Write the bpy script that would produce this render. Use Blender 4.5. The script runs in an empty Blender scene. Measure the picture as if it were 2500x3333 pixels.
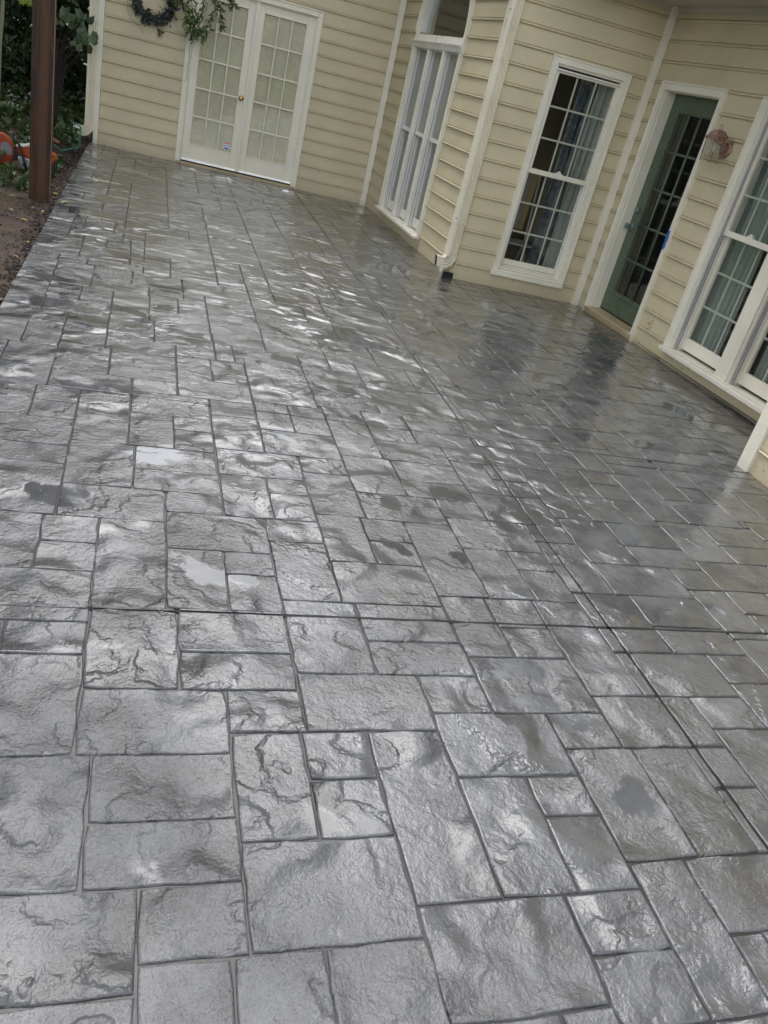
import bpy, math, random
import numpy as np
from mathutils import Vector, Matrix
random.seed(11); RNG = np.random.default_rng(7)
C = bpy.context.scene.collection
S = bpy.context.scene

# ------------------------------------------------------------------ camera
cd = bpy.data.cameras.new('camera'); cam = bpy.data.objects.new('camera', cd); C.objects.link(cam)
R = [[0.946765949348468, -0.23028299316173728, 0.2249532845165089],
     [0.07834218818418871, -0.5129577102753246, -0.8548314974423962],
     [0.31224467762446695, 0.8269486867572664, -0.467610019958539]]
M = Matrix(((R[0][0], -R[1][0], -R[2][0], 0), (R[0][1], -R[1][1], -R[2][1], 0), (R[0][2], -R[1][2], -R[2][2], 0), (0, 0, 0, 1)))
cam.matrix_world = Matrix.Translation((0, 0, 1.7)) @ M
cd.sensor_fit = 'VERTICAL'; cd.sensor_height = 36.0; cd.lens = 2620.24 / 3333 * 36
cd.clip_start = 0.05; cd.clip_end = 500
S.camera = cam

# ------------------------------------------------------------------ sky, sun, exposure (overcast)
SUN_EL, SUN_AZ = math.radians(60), math.radians(345)      # azimuth clockwise from +Y
w = bpy.data.worlds.new('World'); S.world = w; w.use_nodes = True
nt = w.node_tree; bg = nt.nodes['Background']
sky = nt.nodes.new('ShaderNodeTexSky'); sky.sky_type = 'NISHITA'; sky.sun_disc = False
sky.sun_elevation = SUN_EL; sky.sun_rotation = SUN_AZ
sky.air_density = 1.0; sky.dust_density = 2.5; sky.ozone_density = 1.0
hs = nt.nodes.new('ShaderNodeHueSaturation'); hs.inputs['Saturation'].default_value = 0.24
nt.links.new(sky.outputs[0], hs.inputs['Color']); nt.links.new(hs.outputs[0], bg.inputs['Color'])
bg.inputs['Strength'].default_value = 0.15
sl = bpy.data.lights.new('sun', 'SUN'); sl.energy = 0.5; sl.angle = math.radians(55); sl.color = (1, 0.97, 0.92)
so = bpy.data.objects.new('sun', sl); C.objects.link(so)
sd = Vector((math.sin(SUN_AZ) * math.cos(SUN_EL), math.cos(SUN_AZ) * math.cos(SUN_EL), math.sin(SUN_EL)))
so.rotation_euler = sd.to_track_quat('Z', 'Y').to_euler(); so.location = sd * 40
S.view_settings.view_transform = 'Standard'; S.view_settings.look = 'None'
S.view_settings.exposure = 1.70; S.view_settings.gamma = 1.0; S.view_settings.use_curve_mapping = False

# ------------------------------------------------------------------ mesh helpers
class MB:
    def __init__(s): s.v = []; s.f = []; s.mi = []
    def poly(s, pts, faces, mi=0):
        b = len(s.v); s.v += [tuple(p) for p in pts]
        for f in faces: s.f.append(tuple(b + i for i in f)); s.mi.append(mi)
    def hexa(s, p, mi=0):   # 8 corners: bottom 4 ccw, top 4 ccw
        s.poly(p, [(3, 2, 1, 0), (4, 5, 6, 7), (0, 1, 5, 4), (1, 2, 6, 5), (2, 3, 7, 6), (3, 0, 4, 7)], mi)
    def box(s, x0, x1, y0, y1, z0, z1, mi=0):
        s.hexa([(x0, y0, z0), (x1, y0, z0), (x1, y1, z0), (x0, y1, z0), (x0, y0, z1), (x1, y0, z1), (x1, y1, z1), (x0, y1, z1)], mi)
    def tube(s, pts, r, n=8, mi=0, cap=True):
        pts = [Vector(p) for p in pts]; rr = r if isinstance(r, (list, tuple)) else [r] * len(pts)
        rings = []; b = len(s.v); up = None
        for i, p in enumerate(pts):
            t = (pts[min(i + 1, len(pts) - 1)] - pts[max(i - 1, 0)]).normalized()
            if up is None: up = t.orthogonal().normalized()
            u = (up - t * up.dot(t)).normalized(); up = u; q = t.cross(u)
            for k in range(n):
                a = 2 * math.pi * k / n; s.v.append(tuple(p + (u * math.cos(a) + q * math.sin(a)) * rr[i]))
        for i in range(len(pts) - 1):
            for k in range(n):
                a = b + i * n + k; c = b + i * n + (k + 1) % n
                s.f.append((a, c, c + n, a + n)); s.mi.append(mi)
        if cap:
            s.f.append(tuple(b + k for k in reversed(range(n)))); s.mi.append(mi)
            s.f.append(tuple(b + (len(pts) - 1) * n + k for k in range(n))); s.mi.append(mi)
    def lathe(s, prof, center, axis=(0, 0, 1), n=16, mi=0):   # prof: (r, h) along axis
        ax = Vector(axis).normalized(); u = ax.orthogonal().normalized(); q = ax.cross(u); c0 = Vector(center); b = len(s.v)
        for r, h in prof:
            for k in range(n):
                a = 2 * math.pi * k / n; s.v.append(tuple(c0 + ax * h + (u * math.cos(a) + q * math.sin(a)) * r))
        for i in range(len(prof) - 1):
            for k in range(n):
                a = b + i * n + k; c = b + i * n + (k + 1) % n
                s.f.append((a, c, c + n, a + n)); s.mi.append(mi)
        s.f.append(tuple(b + k for k in reversed(range(n)))); s.mi.append(mi)
        s.f.append(tuple(b + (len(prof) - 1) * n + k for k in range(n))); s.mi.append(mi)
    def build(s, name, mats, parent=None, smooth=False, bevel=0.0, loc=None):
        me = bpy.data.meshes.new(name)
        vv = s.v
        if loc is not None: vv = [(v[0] - loc[0], v[1] - loc[1], v[2] - loc[2]) for v in vv]
        me.from_pydata(vv, [], s.f)
        if not isinstance(mats, (list, tuple)): mats = [mats]
        for m in mats: me.materials.append(m)
        if len(mats) > 1: me.polygons.foreach_set('material_index', s.mi)
        if smooth: me.polygons.foreach_set('use_smooth', [True] * len(me.polygons))
        me.update()
        o = bpy.data.objects.new(name, me); C.objects.link(o)
        if loc is not None: o.location = loc
        if parent is not None: o.parent = parent
        if bevel:
            md = o.modifiers.new('bevel', 'BEVEL'); md.width = bevel; md.segments = 2; md.limit_method = 'ANGLE'
        return o

def tag(o, label=None, cat=None, group=None, kind=None):
    if label: o['label'] = label
    if cat: o['category'] = cat
    if group: o['group'] = group
    if kind: o['kind'] = kind
    return o
def empty(name, loc, label, cat, group=None):
    o = bpy.data.objects.new(name, None); C.objects.link(o); o.location = loc; o.empty_display_size = 0.1
    return tag(o, label, cat, group)

# ------------------------------------------------------------------ materials
def mat(name, base=(0.5, 0.5, 0.5), rough=0.5, spec=0.5, metal=0.0):
    m = bpy.data.materials.new(name); m.use_nodes = True
    b = m.node_tree.nodes['Principled BSDF']
    b.inputs['Base Color'].default_value = (*base, 1); b.inputs['Roughness'].default_value = rough
    b.inputs['Specular IOR Level'].default_value = spec; b.inputs['Metallic'].default_value = metal
    return m
class N:
    """tiny node-graph helper"""
    def __init__(s, m): s.t = m.node_tree; s.b = s.t.nodes.get('Principled BSDF')
    def new(s, typ, **kw):
        n = s.t.nodes.new(typ)
        for k, v in kw.items(): setattr(n, k, v)
        return n
    def set(s, sock, v):
        if hasattr(v, 'is_output') or isinstance(v, bpy.types.NodeSocket): s.t.links.new(v, sock)
        else: sock.default_value = v
    def math(s, op, a, b=None, c=None, clamp=False):
        n = s.new('ShaderNodeMath', operation=op, use_clamp=clamp); s.set(n.inputs[0], a)
        if b is not None: s.set(n.inputs[1], b)
        if c is not None: s.set(n.inputs[2], c)
        return n.outputs[0]
    def vmath(s, op, a, b=None, scale=None):
        n = s.new('ShaderNodeVectorMath', operation=op); s.set(n.inputs[0], a)
        if b is not None: s.set(n.inputs[1], b)
        if scale is not None: s.set(n.inputs['Scale'], scale)
        return n.outputs[0]
    def noise(s, vec, scale, detail=2.0, rough=0.5, w=None, dist=0.0):
        n = s.new('ShaderNodeTexNoise')
        if w is not None: n.noise_dimensions = '4D'; s.set(n.inputs['W'], w)
        if vec is not None: s.set(n.inputs['Vector'], vec)
        n.inputs['Scale'].default_value = scale; n.inputs['Detail'].default_value = detail; n.inputs['Roughness'].default_value = rough
        n.inputs['Distortion'].default_value = dist
        return n
    def smooth(s, v, a, b, lo=0.0, hi=1.0):
        n = s.new('ShaderNodeMapRange', interpolation_type='SMOOTHSTEP'); s.set(n.inputs['Value'], v)
        n.inputs['From Min'].default_value = a; n.inputs['From Max'].default_value = b
        n.inputs['To Min'].default_value = lo; n.inputs['To Max'].default_value = hi
        return n.outputs[0]
    def mix(s, f, a, b):
        n = s.new('ShaderNodeMix', data_type='RGBA'); s.set(n.inputs[0], f)
        for k, v in ((6, a), (7, b)):
            if isinstance(v, tuple): n.inputs[k].default_value = (*v, 1) if len(v) == 3 else v
            else: s.set(n.inputs[k], v)
        return n.outputs[2]
    def pos(s): return s.new('ShaderNodeNewGeometry').outputs['Position']
    def obj(s): return s.new('ShaderNodeTexCoord').outputs['Object']
    def bump(s, h, dist=1.0, strength=1.0, normal=None):
        n = s.new('ShaderNodeBump'); s.set(n.inputs['Height'], h); n.inputs['Distance'].default_value = dist; s.set(n.inputs['Strength'], strength)
        if normal is not None: s.set(n.inputs['Normal'], normal)
        return n.outputs[0]

def paint(name, base, rough=0.45, var=0.06, dirt=0.0, spec=0.4, dirtcol=(0.10, 0.07, 0.035)):
    """house paint: faint unevenness, brush relief, chalking, optional splashed mud low down"""
    m = mat(name, base, rough, spec); g = N(m); p = g.pos()
    n1 = g.noise(p, 2.3, 4, 0.6).outputs[0]; n2 = g.noise(p, 35, 3, 0.6).outputs[0]
    col = g.mix(g.smooth(n1, 0.35, 0.7), tuple(c * (1 - var) for c in base), tuple(min(1, c * (1 + var * .6)) for c in base))
    col = g.mix(g.smooth(n2, 0.62, 0.8, 0, .25), col, tuple(c * .8 for c in base))
    if dirt:
        z = g.new('ShaderNodeSeparateXYZ'); g.set(z.inputs[0], p)
        low = g.smooth(z.outputs[2], 0.02, 0.75, 1, 0)
        sp = g.noise(p, 26, 3, 0.55).outputs[0]
        fine = g.noise(p, 90, 2, 0.5).outputs[0]
        f = g.math('ADD', g.math('MULTIPLY', low, 0.10), g.math('MULTIPLY', sp, 1.0))
        k = g.smooth(f, 0.74, 0.80, 0, dirt)
        k2 = g.math('MULTIPLY', g.smooth(fine, 0.72, 0.76), g.math('MULTIPLY', low, dirt))
        band = g.smooth(z.outputs[2], 0.0, 0.10, 0.35, 0)
        k = g.math('MAXIMUM', g.math('MAXIMUM', k, k2), g.math('MULTIPLY', band, n1))
        col = g.mix(k, col, dirtcol)
    g.set(g.b.inputs['Base Color'], col)
    g.set(g.b.inputs['Roughness'], g.smooth(n1, 0.3, 0.7, rough - .08, rough + .1))
    g.set(g.b.inputs['Normal'], g.bump(g.noise(p, 120, 3, .6).outputs[0], 0.0006))
    return m

MT = {}
MT['siding'] = paint('beige siding paint', (0.625, 0.55, 0.365), 0.5, 0.06, 0.55)
MT['trim'] = paint('cream trim paint', (0.84, 0.80, 0.67), 0.4, 0.05, 0.3)
MT['door'] = paint('ivory door paint', (0.83, 0.79, 0.66), 0.38, 0.04, 0.18)
MT['vinyl'] = paint('white vinyl window', (0.80, 0.785, 0.72), 0.3, 0.03)
MT['soffit'] = paint('soffit paint', (0.52, 0.48, 0.38), 0.5, 0.05)
MT['green'] = paint('green door paint', (0.105, 0.142, 0.092), 0.28, 0.08, 0.05)
MT['sill_wood'] = paint('weathered sill', (0.50, 0.40, 0.25), 0.55, 0.2, 0.7)
MT['downspout'] = paint('cream downspout', (0.80, 0.75, 0.59), 0.32, 0.05, 0.4)
MT['alu'] = mat('mill aluminium', (0.86, 0.86, 0.85), 0.28, 0.5, 0.9)
MT['dark'] = mat('dark gap', (0.012, 0.012, 0.012), 0.7)
MT['brass'] = mat('worn brass', (0.55, 0.38, 0.13), 0.22, 0.5, 1.0)
MT['grey_track'] = mat('grey track vinyl', (0.33, 0.34, 0.36), 0.4)
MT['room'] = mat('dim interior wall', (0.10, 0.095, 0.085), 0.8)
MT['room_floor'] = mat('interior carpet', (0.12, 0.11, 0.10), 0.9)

def glass(name='window glass', tint=(0.88, 0.91, 0.89)):
    """thin pane: Schlick mirror over clear, the same from both sides"""
    m = bpy.data.materials.new(name); m.use_nodes = True; t = m.node_tree; t.nodes.clear(); g = N(m)
    out = g.new('ShaderNodeOutputMaterial'); mx = g.new('ShaderNodeMixShader')
    tr = g.new('ShaderNodeBsdfTransparent'); gl = g.new('ShaderNodeBsdfGlossy')
    tr.inputs[0].default_value = (*tint, 1); gl.inputs['Roughness'].default_value = 0.006
    ge = g.new('ShaderNodeNewGeometry')
    dt = g.new('ShaderNodeVectorMath', operation='DOT_PRODUCT'); t.links.new(ge.outputs['Incoming'], dt.inputs[0]); t.links.new(ge.outputs['True Normal'], dt.inputs[1])
    c = g.math('SUBTRACT', 1.0, g.math('ABSOLUTE', dt.outputs['Value']))
    f = g.math('ADD', g.math('MULTIPLY', g.math('POWER', c, 5.0), 0.92), 0.085)
    bp = g.bump(g.noise(ge.outputs['Position'], 1.6, 1).outputs[0], 0.003, .5); t.links.new(bp, gl.inputs['Normal'])
    t.links.new(f, mx.inputs[0]); t.links.new(tr.outputs[0], mx.inputs[1]); t.links.new(gl.outputs[0], mx.inputs[2])
    t.links.new(mx.outputs[0], out.inputs[0]); return m
MT['glass'] = glass()

def stone_mat(name):
    m = mat(name, (0.2, 0.2, 0.2), 0.3, 0.5); g = N(m); p = g.pos()
    at = g.new('ShaderNodeAttribute', attribute_name='seed'); sd_ = at.outputs['Fac']
    off = g.new('ShaderNodeCombineXYZ'); g.set(off.inputs[0], g.math('MULTIPLY', sd_, 31.7)); g.set(off.inputs[1], g.math('MULTIPLY', sd_, 17.3)); g.set(off.inputs[2], g.math('MULTIPLY', sd_, 7.9))
    v = g.vmath('ADD', p, off.outputs[0])
    wn = g.noise(v, 7.0, 4, .6)
    warp = g.vmath('ADD', v, g.vmath('SCALE', wn.outputs['Color'], scale=0.09))
    # slate cleft: ragged layers with a short broken step, only over part of a stone
    n1 = g.noise(warp, 2.8, 5, .50).outputs[0]
    fl = g.math('MULTIPLY', n1, 7.0); st = g.math('ADD', g.math('FLOOR', fl), g.smooth(g.math('FRACT', fl), 0.66, 1.0))
    part = g.smooth(g.noise(v, 2.6, 2).outputs[0], .39, .56)
    h1 = g.math('MULTIPLY', g.math('MULTIPLY', st, part), 0.0068)
    # conchoidal flakes: shallow dishes, sharp broken rim on one side, fading out on the other
    def flake(scale, depth, act, wamp):
        q = g.vmath('ADD', v, g.vmath('SCALE', g.noise(v, scale * 1.6, 4, .55).outputs['Color'], scale=wamp))
        vo = g.new('ShaderNodeTexVoronoi', voronoi_dimensions='2D', feature='F1'); g.set(vo.inputs['Vector'], q); vo.inputs['Scale'].default_value = scale
        dv = g.new('ShaderNodeSeparateXYZ'); g.set(dv.inputs[0], g.vmath('SCALE', g.vmath('SUBTRACT', q, vo.outputs['Position']), scale=scale))
        cc = g.new('ShaderNodeSeparateColor'); g.set(cc.inputs[0], vo.outputs['Color'])
        ang = g.math('MULTIPLY', cc.outputs[1], 6.283); rad = g.math('ADD', g.math('MULTIPLY', cc.outputs[0], .30), .22)
        side = g.math('ADD', g.math('MULTIPLY', dv.outputs[0], g.math('COSINE', ang)), g.math('MULTIPLY', dv.outputs[1], g.math('SINE', ang)))
        t = g.math('DIVIDE', vo.outputs['Distance'], rad)
        mask = g.math('MULTIPLY', g.smooth(t, .78, 1.0, 1, 0), g.smooth(cc.outputs[2], act, act + .02))
        dep = g.math('MULTIPLY', g.math('ADD', g.math('DIVIDE', side, rad), 1.0, clamp=False), .5)
        return g.math('MULTIPLY', g.math('MULTIPLY', mask, dep), -depth)
    chip_ = g.math('ADD', flake(3.4, .0065, .50, .24), g.math('MULTIPLY', g.noise(warp, 8.5, 6, .60).outputs[0], 0.0115))
    n4 = g.noise(p, 2.2, 2, .5).outputs[0]
    h4 = g.math('MULTIPLY', n4, 0.0028)
    n2 = g.noise(p, 58, 5, .66).outputs[0]
    n3 = g.noise(p, 190, 2, .5).outputs[0]
    gritty = g.smooth(g.noise(p, 1.1, 2).outputs[0], .36, .62, .30, 1.0)
    px_ = g.new('ShaderNodeSeparateXYZ'); g.set(px_.inputs[0], p)     # the side near the house was trowelled smoother
    smooth_side = g.smooth(px_.outputs[0], 1.6, 3.2, 1.0, .45); gritty = g.math('MULTIPLY', gritty, smooth_side)
    h2 = g.math('MULTIPLY', g.math('MULTIPLY', n2, gritty), 0.0066)
    fineg = g.math('MULTIPLY', g.math('MULTIPLY', g.noise(p, 150, 3, .6).outputs[0], gritty), 0.0016)
    pit = g.math('ADD', fineg, g.math('MULTIPLY', g.smooth(n3, .74, .80), -0.0008))
    h = g.math('ADD', g.math('ADD', g.math('ADD', h1, chip_), h4), g.math('ADD', h2, pit))
    h = g.math('MULTIPLY', h, smooth_side)
    # standing water in the low spots
    wl = g.noise(p, 2.3, 3, .5).outputs[0]
    wet = g.smooth(g.math('ADD', g.math('MULTIPLY', n4, -0.35), g.math('ADD', wl, g.math('ADD', g.math('MULTIPLY', n2, -.07), g.math('MULTIPLY', n1, -.12)))), 0.305, 0.365)
    film = g.smooth(g.noise(p, 1.4, 4, .6).outputs[0], .35, .65)
    hh = h; bst = g.math('SUBTRACT', 1.0, g.math('MULTIPLY', wet, .94))
    cn = g.noise(v, 4.0, 6, .62).outputs[0]
    light = g.mix(g.smooth(sd_, 0, 1), (0.108, 0.112, 0.118), (0.086, 0.089, 0.094))
    col = g.mix(g.smooth(cn, .32, .66), (0.048, 0.049, 0.051), light)
    olive = g.smooth(g.noise(p, 1.3, 4, .6).outputs[0], .56, .74, 0, .55)
    col = g.mix(olive, col, (0.074, 0.069, 0.055))
    blot = g.smooth(g.noise(v, 8, 5, .6).outputs[0], .60, .72, 0, .45)
    col = g.mix(blot, col, (0.060, 0.059, 0.054))
    spk = g.smooth(g.noise(p, 300, 2, .6).outputs[0], .60, .72, 0, .35)
    col = g.mix(spk, col, (0.06, 0.06, 0.06))
    col = g.mix(g.math('MULTIPLY', wet, .10), col, (0.085, 0.085, 0.078))
    g.set(g.b.inputs['Base Color'], col)
    r0 = g.math('ADD', g.math('MULTIPLY', film, -0.14), 0.27)
    r1 = g.math('ADD', r0, g.math('MULTIPLY', g.math('SUBTRACT', n2, .5), .25))
    rr = g.math('MULTIPLY', r1, g.math('SUBTRACT', 1.0, g.math('MULTIPLY', wet, .92)), clamp=True)
    g.set(g.b.inputs['Roughness'], rr)
    g.b.inputs['IOR'].default_value = 1.45
    nrm = g.bump(hh, 1.0, bst)
    g.set(g.b.inputs['Normal'], nrm)
    # thin sealer / rain film on top
    g.b.inputs['Coat Weight'].default_value = 1.0; g.b.inputs['Coat IOR'].default_value = 1.36
    g.set(g.b.inputs['Coat Roughness'], g.math('MULTIPLY', rr, .55)); g.set(g.b.inputs['Coat Normal'], nrm)
    return m
MT['stone'] = stone_mat('stamped grey concrete')
MT['joint'] = mat('wet dark joint', (0.034, 0.034, 0.032), 0.30, 0.3)
MT['saw'] = mat('saw cut', (0.010, 0.010, 0.010), 0.6, 0.2)
g = N(MT['joint']); g.set(g.b.inputs['Normal'], g.bump(g.noise(g.pos(), 40, 2, .5).outputs[0], 0.0012))

# ------------------------------------------------------------------ ground and patio
def noise2(x, y, s, k=0):       # cheap smooth value noise
    xi, yi = np.floor(x * s).astype(int), np.floor(y * s).astype(int); fx, fy = x * s - xi, y * s - yi
    fx = fx * fx * (3 - 2 * fx); fy = fy * fy * (3 - 2 * fy)
    h = lambda a, b: np.modf(np.abs(np.sin(a * 127.1 + b * 311.7 + k * 74.7) * 43758.5453))[0]
    return (h(xi, yi) * (1 - fx) + h(xi + 1, yi) * fx) * (1 - fy) + (h(xi, yi + 1) * (1 - fx) + h(xi + 1, yi + 1) * fx) * fy

EDGE = -0.765
def ground_z(x, y):
    d = np.clip((EDGE - x) / 1.2, 0, 1)
    return -0.105 + d * 0.05 + 0.05 * (noise2(x, y, 1.3) - .5) * d + 0.03 * (noise2(x, y, 5, 2) - .5) * np.clip(d * 3, 0, 1) + np.clip((y - 11) * .05, 0, .5) * np.clip(d * 2, 0, 1)

def soil_mat():
    m = mat('wet brown soil', (0.08, 0.045, 0.028), 0.7, 0.4); g = N(m); p = g.pos()
    a = g.noise(p, 3.5, 6, .65).outputs[0]; b = g.noise(p, 24, 5, .65).outputs[0]; c = g.noise(p, 1.2, 3, .5).outputs[0]
    col = g.mix(g.smooth(a, .35, .65), (0.034, 0.020, 0.013), (0.080, 0.046, 0.029))
    col = g.mix(g.smooth(c, .5, .66, 0, .6), col, (0.052, 0.045, 0.018))
    col = g.mix(g.smooth(b, .58, .72, 0, .8), col, (0.025, 0.017, 0.012))
    g.set(g.b.inputs['Base Color'], col)
    g.set(g.b.inputs['Roughness'], g.smooth(c, .4, .62, .75, .28))
    g.set(g.b.inputs['Normal'], g.bump(g.math('ADD', g.math('MULTIPLY', b, .018), g.math('MULTIPLY', g.noise(p, 90, 3).outputs[0], .004)), 1.0))
    return m
MT['soil'] = soil_mat()

def grid_mesh(name, x0, x1, nx, y0, y1, ny, m, kind):
    xs, ys = np.linspace(x0, x1, nx), np.linspace(y0, y1, ny); X, Y = np.meshgrid(xs, ys)
    Z = ground_z(X, Y)
    v = np.stack([X.ravel(), Y.ravel(), Z.ravel()], 1)
    f = [(j * nx + i, j * nx + i + 1, (j + 1) * nx + i + 1, (j + 1) * nx + i) for j in range(ny - 1) for i in range(nx - 1)]
    me = bpy.data.meshes.new(name); me.from_pydata(v.tolist(), [], f); me.materials.append(m)
    me.polygons.foreach_set('use_smooth', [True] * len(f)); me.update()
    o = bpy.data.objects.new(name, me); C.objects.link(o); o['kind'] = kind; return o
grid_mesh('planting_bed', -9.0, -0.70, 110, -4, 24, 240, MT['soil'], 'structure')
mb = MB(); mb.poly([(-120, -120, -0.20), (120, -120, -0.20), (120, 120, -0.20), (-120, 120, -0.20)], [(0, 1, 2, 3)])
MT['lawn'] = mat('far ground', (0.045, 0.06, 0.025), 0.9)
tag(mb.build('ground', MT['lawn']), kind='structure')

# patio slab (the bed of the joints) with the stamped stones as parts
mb = MB()
prof = [(EDGE, -3.0), (3.95, -3.0), (3.95, 4.05), (4.80, 4.05), (4.80, 8.25), (3.20, 8.25), (3.20, 12.05), (EDGE, 12.55)]
n = len(prof)
mb.poly([(x, y, -0.0066) for x, y in prof] + [(x, y, -0.14) for x, y in prof], [tuple(range(n))] + [(i, i + n, (i + 1) % n + n, (i + 1) % n) for i in range(n)])
patio = tag(mb.build('patio', MT['joint']), kind='structure')

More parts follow.
